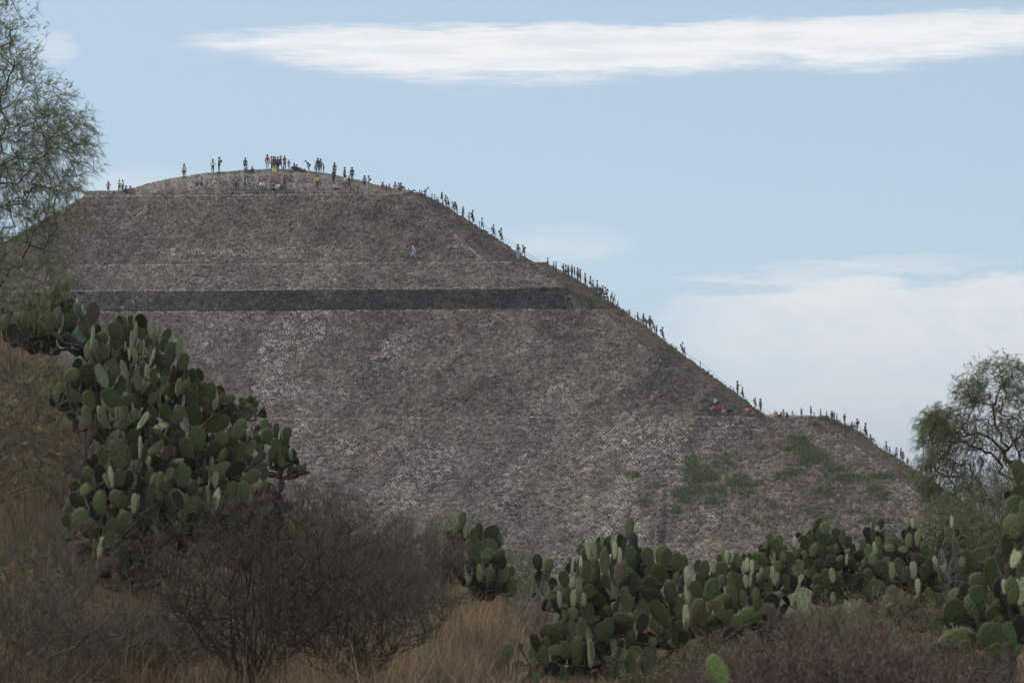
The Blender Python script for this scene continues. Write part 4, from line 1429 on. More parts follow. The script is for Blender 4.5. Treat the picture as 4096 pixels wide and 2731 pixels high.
    (3256, 1664, 20, 'sit', 0, 'white', 'lgrey', 'small person in straw hat sitting at the feet of the one in black', 'hat:straw', .5),
    (3283, 1676, 26, 'stand', 90, 'dgreen', 'dgreen', 'dark green figure alone, mostly sunk behind the terrace corner', '', 1.6),
    (3307, 1688, 36, 'stand', 60, 'bluegrey', 'dark', 'figure in blue grey, first right of the terrace corner behind grass', '', 1.4),
    (3328, 1695, 46, 'stand', 20, 'dark', 'black', 'dark figure in wide straw hat behind the grass on the skyline', 'hat:straw', 1.2),
    (3337, 1697, 42, 'stand', 80, 'black', 'black', 'black clad figure touching the wide straw hat', '', 1.6),
    (3348, 1699, 38, 'stand', 60, 'lblue', 'lblue', 'figure in light blue right of the black clad one behind grass', 'tee', 1.2),
    (3378, 1701, 43, 'crossed', 10, 'black', 'dark', 'person in black with blue cap standing left of the lowest rail', 'cap:blue', .9),
    (3408, 1714, 28, 'sit', 70, 'dark', 'black', 'dark person sitting against the rail post of the lowest flight', '', .9),
    (3429, 1722, 55, 'stand', -70, 'dark', 'khaki', 'backpacker in dark top and khaki trousers right of the rail post', 'pack:dgreen', 1.0),
    (3460, 1744, 58, 'stepdown', 90, 'black', 'dgreen', 'person in black tee descending right of the khaki trousers', 'tee', 1.0),
    (3483, 1766, 28, 'sit', 60, 'red', 'jeans', 'child in red shirt sitting on the lowest flight', 'tee', .9),
    (3545, 1808, 50, 'walk', 90, 'dark', 'dark', 'dark clad adult holding a child by the hand on the lowest flight', '', .9),
    (3559, 1817, 38, 'walk', 90, 'black', 'lgrey', 'child in black top and white trousers led down the lowest flight', '', .9),
    (3586, 1832, 52, 'behind', 170, 'lblue', 'jeans', 'person in pale blue shirt and jeans with sun hat low on the flight', 'hat:khaki', .9),
    (3604, 1844, 58, 'stand', -100, 'black', 'lgrey', 'tall person in black with large dark backpack low on the flight', 'pack:black', .9),
    (3612, 1850, 42, 'stand', 170, 'purple', 'dred', 'child in purple with red bag before the large dark backpack', 'bag:red', .6),
    (3630, 1862, 38, 'stand', 150, 'pink', 'dark', 'child in pink with white hat, lowest figure before the tree', 'hat:white', .9),
    (3709, 1912, 42, 'stand', 60, 'navy', 'navy', 'dark figure seen through the drooping tree branches', 'tee', .9),
    (3727, 1922, 40, 'stand', 30, 'white', 'navy', 'figure in white shirt seen through the drooping tree branches', 'tee', .9),
]
for row_ in PEOPLE:
    u, vf, h, pose, yaw, top, bot, label, extras = row_[:9]
    push = row_[9] if len(row_) > 9 else .35
    hair = 'blond' if 'blond' in label else ('hairg' if rnd.random() < .5 else 'hairb')
    person(u, vf, h, pose, yaw, top, bot, label, extras, push, hair)

# bags lying on the skyline
for (u, v, w, c, lab) in ((832, 699, 14, CL['pink'], 'round pink bag lying on the skyline by the slim person in white'), (869, 698, 16, CL['dgreen'], 'dark slumped rucksack lying at the feet of the tall backpacker')):
    loc = on_pyramid(u, v, .3)
    r_ = w / F * loc.y * .5
    me = skin_mesh('bag', [(-r_ * .5, 0, r_ * .4), (r_ * .5, 0, r_ * .5), (r_ * .7, 0, r_ * .9)], [(0, 1), (1, 2)], [r_ * .55, r_ * .6, r_ * .3])
    me.materials.clear()
    me.materials.append(M_CLOTH)
    tag(link('bag', me, loc=loc, color=c), lab, 'bag')
# ------------------------------------------------------------------ prickly pears
def pad_mesh(name, seed, wr, holes=False):
    rg = np.random.default_rng(seed)
    n = 18
    t = np.linspace(0, 2 * math.pi, n, endpoint=False)
    wob_ = 1 + .05 * np.sin(t * 2 + seed) + .035 * np.sin(t * 3 + seed * 2.1)
    ox = .5 * wr * np.sin(t) * (.80 + .30 * (1 - np.cos(t)) / 2) * wob_
    oz = .5 - .5 * np.cos(t) * (1 + .02 * np.sin(3 * t + seed))
    bend = .10 * (rg.random() - .5)
    twist = .25 * (rg.random() - .5)
    V = []
    def ring(s, th):
        x = ox * s
        z = (oz - .5) * s + .5
        y = th + bend * (z - .4) ** 2 * 3 + twist * x * (z - .3)
        return np.stack([x, y + 0 * x, z], -1)
    layers = [ring(1, 0), ring(.93, -.022), ring(.62, -.040), ring(.93, .022), ring(.62, .040)]
    V = np.concatenate(layers + [np.array([[0, -.048 + bend * .03, .5], [0, .048 + bend * .03, .5]])])
    Q, T = [], []
    for a, b, fl in ((0, 1, 0), (1, 2, 0), (0, 3, 1), (3, 4, 1)):
        for k in range(n):
            k2 = (k + 1) % n
            q = (a * n + k, a * n + k2, b * n + k2, b * n + k)
            Q.append(q if fl else q[::-1])
    for k in range(n):
        k2 = (k + 1) % n
        T.append((2 * n + k, 5 * n, 2 * n + k2))
        T.append((4 * n + k, 4 * n + k2, 5 * n + 1))
    nf = len(Q)
    mi = [0] * (len(Q) + len(T))
    # spines: slivers round the rim and scattered on the faces
    Vs, Ts = [], []
    b0 = len(V)
    for k in range(40):
        a = 2 * math.pi * (k + rg.random()) / 40
        if abs(math.cos(a) - 1) < .25:
            continue
        x = .5 * wr * math.sin(a) * (.80 + .30 * (1 - math.cos(a)) / 2)
        z = .5 - .5 * math.cos(a)
        d = np.array([math.sin(a), (rg.random() - .5) * 1.2, -math.cos(a)])
        d /= np.linalg.norm(d)
        p = np.array([x, bend * (z - .4) ** 2 * 3, z])
        L = .05 + .05 * rg.random()
        s_ = np.cross(d, [0, 1, 0.2])
        s_ *= .011 / np.linalg.norm(s_)
        Vs += [p - s_, p + s_, p + d * L]
        Ts.append((b0 + len(Vs) - 3, b0 + len(Vs) - 2, b0 + len(Vs) - 1))
    for k in range(26):
        a, r = 2 * math.pi * rg.random(), .85 * math.sqrt(rg.random())
        x, z = .42 * wr * r * math.sin(a), .5 - .45 * r * math.cos(a)
        sg = -1 if k % 2 else 1
        p = np.array([x, sg * .030, z])
        d = np.array([(rg.random() - .5), sg * 1.0, (rg.random() - .5)])
        L = .035
        Vs += [p + [.006, 0, 0], p - [.006, 0, 0], p + d * L]
        Ts.append((b0 + len(Vs) - 3, b0 + len(Vs) - 2, b0 + len(Vs) - 1))
    V = np.concatenate([V, np.array(Vs)])
    T = T + Ts
    mi = [0] * (nf + len(T) - len(Ts)) + [1] * len(Ts)
    return mesh_np('pad', V, [np.array(Q), np.array(T)], mats=[M_PAD, M_SPINE], matidx=mi, smooth=True)


PADS = [pad_mesh('pad', 400 + k, .60) for k in range(5)] + [pad_mesh('pad', 420 + k, .84) for k in range(4)]
GREENS = [(.100, .120, .046), (.088, .111, .048), (.110, .127, .057), (.122, .136, .066), (.088, .105, .050), (.076, .102, .036)]
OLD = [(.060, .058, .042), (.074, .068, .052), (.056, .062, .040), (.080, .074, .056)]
SUNLIT = [(.23, .26, .155), (.26, .285, .18), (.20, .235, .13)]  # paler greens that paint the light from the left onto edge-on pads


def place_pad(parent, c, L, rw, ang, old=False, tint=None, yawsign=None):
    full = .60 if rw < .68 else .84
    me = PADS[rnd.randrange(5)] if full == .60 else PADS[5 + rnd.randrange(4)]
    W = max(rw / full, 1.0) if rw > full else 1.0
    cosy = min(1.0, rw / full)
    yaw = math.acos(max(.04, cosy)) if cosy < .97 else rnd.uniform(-.25, .25)
    if yawsign is None:
        yawsign = -1 if rnd.random() < .86 else 1
    if cosy < .97:
        yaw *= yawsign
    a = math.radians(ang)
    pitch = rnd.uniform(-.22, .22)
    z = Vector((math.sin(a), pitch * .6, math.cos(a))).normalized()
    nrm = Vector((0, -1, 0))
    nrm = (nrm - z * nrm.dot(z)).normalized()
    nrm = Matrix.Rotation(yaw, 3, z) @ nrm
    x = z.cross(nrm).normalized()
    y = -nrm
    base = c - z * (L / 2)
    thick = L * rnd.uniform(.8, 1.15)
    o = link('pad', me, parent)
    M = Matrix(((x.x * L * W, y.x * thick, z.x * L, base.x), (x.y * L * W, y.y * thick, z.y * L, base.y), (x.z * L * W, y.z * thick, z.z * L, base.z), (0, 0, 0, 1)))
    pl = parent.location
    M[0][3] -= pl.x
    M[1][3] -= pl.y
    M[2][3] -= pl.z
    o.matrix_local = M
    if tint is None:
        tint = OLD[rnd.randrange(4)] if old else (SUNLIT[rnd.randrange(3)] if (rw < .42 and rnd.random() < .8) else GREENS[rnd.randrange(6)])
    k = rnd.uniform(.62, 1.0) * (.72 if old else 1.08)  # old pads darkened further, painting in the shade deep among the pads
    w_ = rnd.random()
    if w_ < .07:
        tint = (.13, .125, .055)
    elif w_ < .13:
        tint = (.085, .07, .048)
    o.color = (tint[0] * k, tint[1] * k, tint[2] * k, 1)
    return base


def colonize(roots, targets, seg, rg, bias=.35, wob=.12, arc=.04):
    """grow a branching skeleton from roots through all targets; returns positions, parents"""
    T = np.asarray(targets, float)
    r0 = np.asarray(roots[0], float)
    order = np.argsort(np.linalg.norm(T - r0, axis=1))
    cap = len(T) * 12 + len(roots) + 10
    pos = np.zeros((cap, 3))
    plen = np.zeros(cap)
    par = [-1] * cap
    n = 0
    for i, r in enumerate(roots):
        pos[n] = r
        par[n] = n - 1 if i else -1
        plen[n] = 0 if i == 0 else plen[n - 1] + np.linalg.norm(pos[n] - pos[n - 1])
        n += 1
    for k in order:
        t = T[k]
        d = np.linalg.norm(pos[:n] - t, axis=1)
        i = int(np.argmin(d + bias * plen[:n] * .25))
        m_ = max(1, min(10, int(d[i] / seg)))
        last = i
        p0 = pos[i].copy()
        for q in range(1, m_ + 1):
            s_ = q / m_
            p = p0 * (1 - s_) + t * s_
            if q < m_:
                p = p + (rg.random(3) - .5) * wob * seg * 2
                p[2] += arc * d[i] * math.sin(math.pi * s_)
            pos[n] = p
            par[n] = last
            plen[n] = plen[last] + np.linalg.norm(p - pos[last])
            last = n
            n += 1
    return pos[:n], np.array(par[:n])


def radii(par, tip, power=.45, cap_=.3):
    n = len(par)
    cnt = np.zeros(n)
    has = np.zeros(n, bool)
    has[par[par >= 0]] = True
    cnt[~has] = 1
    for i in range(n - 1, 0, -1):
        if par[i] >= 0:
            cnt[par[i]] += cnt[i]
    return np.minimum(tip * cnt ** power, cap_)


def skeleton_mesh(name, pos, par, rad, origin, col, rg, mat=None, sides=4, extra=None):
    i = np.nonzero(par >= 0)[0]
    segs = np.concatenate([pos[par[i]], pos[i], rad[par[i]][:, None].clip(None, rad[i][:, None] * 1.6), rad[i][:, None]], 1)
    cols = np.array(col) * (.7 + .6 * rg.random((len(i), 1)))
    if extra is not None:
        segs = np.concatenate([segs, extra[0]])
        cols = np.concatenate([cols, extra[1]])
    segs[:, 0:3] -= np.array(origin[:])
    segs[:, 3:6] -= np.array(origin[:])
    V, Q, c = tube_np(segs, cols, sides)
    return mesh_np(name, V, [Q], col=c, mats=[mat or M_BARK], smooth=(sides > 3))


def cactus(label, d, lists, root_u, fill=0, depth=.5, group=None, tints=None, trunk_r=.05, hull=None, root_v=None, seed=0, dslope=0.0):
    """lists: [(ox, oy, scale, 'x,y,len,ratio,angle|...')]"""
    rg = np.random.default_rng(500 + seed)
    zroot = float(ground_z((root_u - 2048) / F * d, d))
    root = Vector(((root_u - 2048) / F * d, d, zroot))
    e = empty('prickly_pear', root, label, 'cactus', group)
    pads = []
    for (ox, oy, sc, txt) in lists:
        for it in txt.replace('\n', '').split('|'):
            q = [float(k) for k in it.split(',')]
            pads.append((ox + q[0] / sc, oy + q[1] / sc, q[2] / sc, q[3], q[4] if len(q) > 4 else 0))
    umin, umax = min(p[0] for p in pads), max(p[0] for p in pads)
    us_, vs_ = np.array([p[0] for p in pads]), np.array([p[1] for p in pads])
    vlo = np.percentile(vs_, 55)
    bases = []
    for (u, v, L, rw, ang) in pads:
        L *= 1.10
        dd = d + rg.uniform(-depth, depth * .6) + (u - root_u) / F * d * dslope
        near = ((us_ - u) ** 2 + (vs_ - v) ** 2) ** .5
        c = P(u, v, dd)
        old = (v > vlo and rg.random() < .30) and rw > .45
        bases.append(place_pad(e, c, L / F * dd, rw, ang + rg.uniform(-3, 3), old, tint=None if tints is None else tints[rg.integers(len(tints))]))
    if fill >= 10:
        # close the gaps inside the mass: cells with pads on both sides and above but none over them
        cs = 18.0
        nu_, nv_ = int((us_.max() - us_.min()) / cs) + 1, int((vs_.max() - vs_.min()) / cs) + 1
        med = np.median([p[2] for p in pads])
        A = np.array([[p[0], p[1], p[2], p[3], math.radians(p[4])] for p in pads])
        for iu in range(nu_):
            for iv in range(nv_):
                u, v = us_.min() + (iu + .5) * cs, vs_.min() + (iv + .5) * cs
                du, dv = u - A[:, 0], v - A[:, 1]
                al = du * np.sin(A[:, 4]) - dv * np.cos(A[:, 4])
                ac = du * np.cos(A[:, 4]) + dv * np.sin(A[:, 4])
                ins = (al / (A[:, 2] * .52)) ** 2 + (ac / (A[:, 2] * np.maximum(A[:, 3], .25) * .55)) ** 2 < 1
                if ins.any():
                    continue
                nl = ((np.abs(dv) < med * .9) & (du > 0) & (du < med * 1.5)).any()
                nr = ((np.abs(dv) < med * .9) & (du < 0) & (du > -med * 1.5)).any()
                na = ((np.abs(du) < med * .7) & (dv > 0) & (dv < med * 1.6)).any()
                if nl and nr and na and rg.random() < .5:
                    dd = d + depth * (1.1 + .9 * rg.random())
                    L = med * rg.uniform(.85, 1.2)
                    bases.append(place_pad(e, P(u + rg.normal() * 5, v + rg.normal() * 5, dd), L / F * dd, rg.choice([.4, .55, .6, .8]), rg.uniform(-35, 35), rg.random() < .6))
    # inner, older pads behind the ones in front
    for k in range(int(fill * (.7 if fill > 100 else 1.0))):
        i = rg.integers(len(pads))
        u = us_[i] + rg.normal() * 32
        v = vs_[i] + abs(rg.normal()) * 30 + 28
        # stay inside the mass: there must be a pad above
        if not ((abs(us_ - u) < 40) & (vs_ < v - 12)).any():
            continue
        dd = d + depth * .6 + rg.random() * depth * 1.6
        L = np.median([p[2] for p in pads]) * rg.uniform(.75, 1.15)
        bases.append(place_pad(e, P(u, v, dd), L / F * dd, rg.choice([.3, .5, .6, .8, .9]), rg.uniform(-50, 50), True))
    T = np.array([b[:] for b in bases])
    T = T[T[:, 2] > zroot + .08]
    T[:, 1] = np.maximum(T[:, 1], d) + depth * .4
    if len(T):
        r1 = root + Vector((0, 0, .22))
        pos, par = colonize([root - Vector((0, 0, .1)), r1], T, .22, rg, bias=.5, wob=.10)
        rad = radii(par, .012, .27, trunk_r)
        me = skeleton_mesh('trunk', pos, par, rad, root, (.062, .056, .046), rg, sides=6)
        link('trunk', me, e)
        # woody old pads strung along the limbs
        px = np.median([p[2] for p in pads]) / F * d
        for i in range(2, len(pos)):
            if len(e.children) > 296:
                break
            if par[i] < 1 or rg.random() < .42:
                continue
            dv = pos[i] - pos[par[i]]
            if np.linalg.norm(dv) < .05:
                continue
            ang = math.degrees(math.atan2(dv[0], max(dv[2], .02)))
            ang = max(-80, min(80, ang))
            cu0, cv0 = UV(np.array([(pos[i] + pos[par[i]]) / 2]))
            if not ((np.abs(us_ - cu0[0]) < 40) & (vs_ < cv0[0] - 25)).any():
                continue
            L = px * rg.uniform(.8, 1.1)
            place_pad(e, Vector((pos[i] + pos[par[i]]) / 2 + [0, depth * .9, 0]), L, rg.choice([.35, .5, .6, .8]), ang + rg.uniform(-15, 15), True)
    return e


Z2 = (0, 1100, 1.7423)
ZA = (200, 1200, 2.851)
ZB = (700, 1200, 2.851)
ZC = (250, 1700, 2.851)
ZD = (700, 1700, 2.851)
ZE = (0, 1900, 1.809)
ZF = (1000, 1700, 1.5208)
ZG = (2000, 2050, 2.302)
ZH = (2500, 2050, 2.613)
ZI = (3000, 2000, 2.613)
ZJ = (3500, 2000, 2.144)

cactus('dark prickly pear with two pale blue grey pads, highest on the left slope', 46, [(*Z2,
'303,147,130,.42,0|452,118,128,.45,5|355,165,100,.4,-10|342,222,85,.42,0|280,262,100,.5,0|165,220,55,.65,0|165,310,115,.8,5|340,325,125,.85,0|280,370,110,.9,-60|50,280,130,.7,-50|185,385,100,.6,60|357,388,105,.38,-40|412,435,80,.3,-35|100,330,100,.7,20|20,330,110,.6,30|538,190,60,.4,0|500,450,120,.5,-60|560,450,130,.5,-45|520,300,150,.25,0|400,300,150,.3,0|425,340,140,.3,3|80,390,110,.6,20|230,300,100,.6,0|150,260,90,.5,-20'),
], 330, fill=14, seed=1)
cactus('cluster of large pale blue grey pads beside the dark prickly pear top', 45, [(*Z2, '545,247,110,.5,-20|575,255,95,.3,5|648,262,145,.63,0|585,358,120,.6,-10|640,370,80,.5,10|560,420,110,.6,-20')], 340, fill=3,
       tints=[(.13, .175, .15), (.12, .16, .135)], seed=2, depth=.2)
cactus('huge dense prickly pear thicket with upright pads filling the left slope', 36, [
 (*ZA, '742,345,190,.88,10|800,240,130,.5,-15|845,255,150,.5,-15|918,220,95,.65,0|910,320,130,.6,0|1035,385,125,.65,-5|1152,350,185,.33,0|1228,340,175,.35,3|975,400,290,.2,3|1205,490,270,.26,-8|1300,510,160,.65,15|1375,615,275,.55,12|1475,560,250,.25,3|1515,705,200,.65,20|485,415,230,.24,5|420,600,160,.4,-3|490,635,210,.38,-10|545,600,280,.17,-6|590,540,110,.25,15|692,510,290,.16,0|670,580,160,.2,0|725,585,150,.2,0|850,620,200,.5,-20|858,530,110,.25,0|925,500,270,.15,-4|1012,460,160,.2,20|1035,540,150,.3,10|1068,590,260,.13,0|1135,620,190,.2,0|1165,660,220,.22,15|905,630,130,.25,0|760,660,90,.6,20|965,700,140,.4,30|715,775,200,.85,-35|420,805,175,.85,75|245,850,170,.85,70|590,870,270,.4,-20|640,870,200,.3,-10|850,800,220,.35,-15|920,800,160,.2,0|955,870,180,.25,25|1060,790,170,.45,5|1100,810,150,.4,0|840,955,185,.55,-20|1070,960,210,.38,8|1130,1020,170,.7,10|1180,870,190,.45,0|1295,980,210,.4,10|1310,800,220,.6,0|1410,840,190,.35,5|995,1140,260,.3,-3|685,1115,220,.75,-30|620,1185,170,.38,-15|755,1240,260,.2,-2|865,1140,190,.65,70|450,1150,225,.6,-20|1165,1130,140,.6,20|1240,1120,220,.25,-8|1180,1275,150,.6,-50|1325,1280,190,.65,-20|1060,1380,220,.35,28|1285,1430,200,.4,75|1460,1340,190,.6,65|1470,1250,120,.6,70|1460,980,170,.4,10|1530,1000,150,.35,15|1520,1170,160,.25,3|820,1410,180,.55,70|840,1290,170,.7,0|960,1320,150,.7,0|600,1340,260,.4,-25|420,1330,230,.5,-10|470,1430,240,.4,-25|110,1010,130,.7,-10|70,1110,130,.5,-10|270,1100,190,.7,-50|965,1540,130,.8,10|760,1540,120,.4,30|1210,1500,180,.25,-55|200,980,100,.6,0|900,1000,150,.5,0|750,480,160,.9,0|620,600,150,.7,0|560,470,170,.5,-30|970,620,200,.3,0|1000,700,250,.3,0|700,880,200,.5,0|1240,700,200,.4,0|1000,900,250,.4,0'),
 (*ZB, '200,860,160,.55,-8|185,1050,290,.5,-5|315,1065,260,.62,5|415,1040,200,.5,-5|265,935,90,.7,0|470,1040,100,.4,-10|100,1005,160,.45,12|35,1010,170,.4,0|220,1320,260,.72,-8|470,1410,290,.65,68|20,1340,190,.6,50|40,1240,120,.7,70|360,1220,200,.4,-10|460,1150,210,.35,5|130,1420,170,.4,-10|730,1480,250,.6,25|835,1530,170,.3,10|545,1120,110,.65,0|640,1130,110,.8,20'),
 (*ZD, '635,190,170,.7,50|540,150,150,.9,0|250,160,280,.65,0|145,270,230,.6,-25|455,290,220,.8,40|330,380,220,.8,50|540,350,170,.5,30|750,310,230,.75,10|865,270,190,.5,20|970,270,100,.7,0|960,380,190,.55,50|930,480,230,.5,75|520,510,230,.6,60|690,500,240,.6,60|1020,560,150,.6,20|855,600,240,.6,65|995,700,150,.7,20|540,700,180,.8,0|335,510,230,.22,3|410,530,330,.18,3|460,620,170,.35,0|295,690,170,.4,-8|200,740,210,.55,12|185,910,230,.6,50|370,860,290,.28,-3|465,860,270,.35,12|680,780,260,.65,-15|790,770,240,.5,0|880,770,270,.13,25|40,850,210,.55,-25|95,580,250,.6,0|930,910,210,.65,68|1040,850,170,.55,60|1170,860,220,.6,-15|1270,940,160,.75,60|575,940,170,.5,20|690,1030,300,.6,0|855,1060,180,.8,10|300,920,150,.4,-20|1000,980,160,.5,70|450,1100,130,.8,-20|90,1040,150,.7,0|20,1160,120,.8,0|1330,1200,110,.6,-30|1260,1120,80,.6,0|250,1070,160,.6,10'),
 (*ZC, '460,340,210,.6,-15|640,330,330,.6,-12|705,370,250,.6,0|705,165,170,.4,-15|815,130,170,.7,15|560,170,250,.3,28|883,265,260,.24,3|935,310,260,.13,5|810,300,180,.6,0|1060,270,200,.5,55|1420,265,220,.7,-15|1100,100,200,.25,-50|1170,150,220,.25,-50|1200,330,180,.7,0|1180,490,160,.7,10|1310,410,150,.4,80|1220,560,150,.7,10|1380,590,250,.6,5|650,605,190,.65,0|755,615,190,.65,0|985,580,190,.5,15|1115,635,190,.5,5|560,600,240,.3,-10|740,450,130,.5,20|850,470,130,.5,0|930,490,140,.5,0|850,640,220,.45,10|1030,620,150,.4,20|290,560,170,.7,-15|420,550,200,.6,0|510,640,170,.4,-20|250,740,150,.7,30|590,820,160,.75,10|660,850,190,.55,-3|700,860,170,.6,-20|570,990,190,.75,20|715,1080,190,.85,0|425,900,260,.55,-5|440,800,120,.8,0|140,860,190,.6,-25|50,1090,160,.85,-30|190,1050,210,.8,40|290,1180,230,.8,-20|400,1230,130,.6,30|560,1170,210,.7,40|520,1310,190,.6,30|865,900,210,.15,5|820,900,220,.4,0|1020,1020,230,.65,10|230,1420,210,.95,-10|360,1400,240,.2,-2|435,1400,240,.35,8|660,1410,200,.85,10|840,1440,220,.55,0|980,1380,200,.6,5|990,800,200,.5,0|1110,780,150,.5,0|1300,850,230,.65,-20|130,1530,160,.4,0|650,1520,130,.9,0'),
 (*ZE, '680,530,150,.2,0|728,535,150,.35,8|600,560,140,.9,0|870,690,120,.9,0|665,760,120,.45,0|700,680,110,.3,5|890,640,130,.6,-20|840,770,120,.5,0|990,680,110,.6,60|680,640,90,.6,0|800,840,110,.7,70|870,960,130,.4,-10'),
], 640, fill=150, depth=.75, seed=3, trunk_r=.06)
cactus('small prickly pear with twin round pads just above the reddish dead stems', 45, [(*ZB, '750,1140,70,.8,0|790,1160,90,.8,0|850,1140,110,.5,0|885,1155,110,.7,0|925,1190,90,.6,10|820,1290,170,.85,30|740,1230,110,.6,20|765,1190,80,.7,0|915,1310,100,.3,0|860,1230,100,.7,0')], 985, fill=6, depth=.25, seed=4)
cactus('small prickly pear on the slope edge with dark round pads against the pyramid', 43, [(*ZB, '1020,1420,130,.75,10|1155,1470,130,.6,0|1090,1440,60,.7,0|1275,1520,145,.8,10|1060,1530,140,.8,-15|1192,1530,150,.2,3'),
 (*ZD, '1060,130,190,.65,-15|1190,100,160,.18,0|1255,195,110,.9,10|1150,240,170,.6,-5|1240,300,95,.85,10|1320,330,140,.3,-10|1480,470,100,.5,0|1150,340,150,.5,10|1210,400,150,.5,-10|1100,330,140,.6,0')], 1110, fill=14, depth=.3, seed=5)
cactus('compact prickly pear standing alone in dry grass left of centre', 47, [(*ZF, '1290,580,105,.45,8|1315,640,90,.4,0|1395,648,110,.42,0|1465,660,110,.75,35|1355,745,115,.8,0|1450,745,105,.95,0|1280,720,100,.65,0|1210,745,85,.6,-20|1270,815,100,.8,0|1195,850,85,.8,20|1375,810,90,.8,0|1440,785,80,.8,50|1515,780,75,.6,60|1530,825,85,.7,-10|1545,905,100,.6,8|1455,910,90,.5,0|1412,845,90,.4,5|1250,640,80,.5,0|1360,670,80,.5,0|1330,900,120,.4,0|1500,980,80,.7,0|1595,980,110,.5,0|1345,860,110,.6,0|1400,900,100,.5,0')], 1890, fill=10, depth=.3, seed=6)
cactus('tiny prickly pear showing two upright round pads above dead twigs', 48, [(*ZG, '347,455,145,.65,-8|450,480,120,.75,8|400,490,120,.15,0|360,600,130,.6,0|420,610,110,.7,0|400,690,120,.6,0')], 2175, fill=4, depth=.15, seed=7)
cactus('tall spreading prickly pear at bottom centre with one pad raised high', 33, [
 (*ZG, '1190,140,185,.42,12|1140,310,180,.2,6|940,250,155,.22,-4|815,345,190,.24,-8|870,345,165,.28,-8|1005,285,135,.65,0|1045,300,130,.4,0|1060,350,150,.3,0|963,450,240,.36,-3|1050,425,120,.45,15|1100,395,140,.35,0|1190,400,170,.58,8|1205,480,130,.7,25|1105,560,210,.5,10|885,500,180,.4,-15|770,530,150,.9,30|745,490,180,.1,0|670,500,170,.14,2|590,610,145,.65,-12|665,640,130,.4,5|725,660,150,.4,0|550,690,130,.45,60|465,760,90,.5,0|820,600,150,.6,50|820,725,125,.85,0|900,660,130,.6,0|985,640,150,.55,-30|1225,640,190,.6,-8|550,800,150,.3,-5|620,760,160,.45,3|735,750,170,.3,3|680,790,150,.4,0|775,800,120,.35,0|600,915,150,.4,0|675,930,110,.8,0|780,900,140,.65,5|845,950,160,.2,8|890,1040,165,.65,15|590,1045,110,.6,5|670,1080,180,.45,-10|750,1065,190,.5,8|525,1035,80,.8,60|480,1080,170,.6,-70|400,1090,120,.5,10|490,1155,150,.85,0|330,1200,160,.5,-10|415,1210,120,.7,0|605,1260,150,.9,10|710,1240,190,.5,5|505,1265,110,.8,70|820,1150,210,.22,-2|940,1100,170,.7,10|980,930,140,.75,40|1065,870,120,.5,20|1140,970,180,.55,-78|1170,840,150,.8,20|925,810,170,.5,-35|1020,720,150,.4,-20|1060,700,200,.3,-10|1150,750,130,.6,0|1310,900,230,.55,40|400,1330,190,.5,0|365,1420,80,.9,0|500,1435,130,.8,-20|580,1470,140,.6,-20|310,1390,110,.4,10|370,1510,160,.45,0|840,1300,250,.2,0|870,1500,80,.4,0|1130,1480,150,.35,0|1190,1170,150,.5,20|1245,1100,130,.2,0|1240,1275,130,.75,80|1140,1310,120,.4,0|1050,1250,160,.3,0|1000,1050,150,.6,0|700,1350,120,.6,0'),
 (*ZH, '243,465,205,.62,-12|390,445,200,.68,12|430,470,190,.6,10|535,510,185,.62,8|600,540,200,.5,12|365,635,210,.7,-30|535,690,130,.45,8|655,680,220,.27,0|285,730,170,.7,-60|300,870,190,.75,-80|480,840,250,.55,-10|650,880,250,.2,2|375,1060,290,.55,-35|320,1180,190,.6,-40|575,1000,230,.5,0|565,1180,110,.9,0|540,1150,110,.8,0|110,1260,190,.15,3|50,1320,170,.5,20|255,1445,140,.75,80|290,1350,100,.8,0|640,1100,260,.25,0|580,790,90,.6,0|600,800,70,.6,0|180,1150,200,.6,20|430,1250,160,.7,0'),
], 2420, fill=75, depth=.6, seed=8, trunk_r=.055)
cactus('low trailing prickly pear with one lone oval pad at its left end in dry grass', 31, [(*ZG, '70,1300,185,.55,-5|150,1460,170,.55,-25|270,1520,110,.7,40|200,1500,100,.4,60|190,1230,50,.9,0|320,1540,120,.5,0')], 2120, fill=2, depth=.15, seed=9)
cactus('prickly pear right of centre with a spotted pad full of holes', 38, [(*ZH, '735,820,210,.6,-8|900,800,230,.6,25|760,1035,260,.55,12|880,970,190,.3,0|985,1010,200,.6,-15|1000,900,160,.5,70|700,960,180,.5,0|1000,730,150,.5,15|1265,1080,250,.55,65|1385,970,110,.85,0|1480,1010,140,.75,50|1420,940,80,.8,0|1540,1010,120,.6,0|1390,1090,100,.8,0|1370,860,140,.5,0|820,1080,200,.5,0|1080,1090,150,.6,20|1180,1150,150,.6,-20')], 2850, fill=22, depth=.4, seed=10)
cactus('broad low prickly pear with many small crowded pads left of the bare trunks', 50, [(*ZH, '765,565,145,.6,0|835,580,160,.6,-3|890,590,130,.2,0|925,560,140,.4,0|935,600,110,.5,0|985,490,110,.5,-5|1035,455,150,.45,0|1065,460,140,.3,-5|1110,460,120,.4,8|1160,470,110,.55,0|1005,600,160,.75,-20|980,640,110,.45,0|1145,575,110,.85,40|1195,520,100,.65,0|1240,575,145,.35,0|1280,545,140,.3,3|1300,570,120,.12,0|1330,570,150,.27,3|1240,460,80,.6,0|1125,720,190,.5,-8|1210,710,130,.55,-8|1265,720,130,.4,0|1310,700,150,.25,0|790,710,170,.5,-15|900,680,90,.7,0|1480,630,130,.55,10|1425,640,130,.25,5|1385,680,100,.3,0|1430,750,120,.6,0|1130,880,190,.45,0|1190,830,200,.5,0|1090,800,130,.5,0|1300,470,100,.6,0|1350,470,90,.5,20|1400,480,100,.6,0|1450,460,90,.5,0|1240,900,160,.5,0|1330,830,150,.4,0|1540,620,120,.4,0|1500,800,140,.5,0')], 2960, fill=40, depth=.5, seed=11)
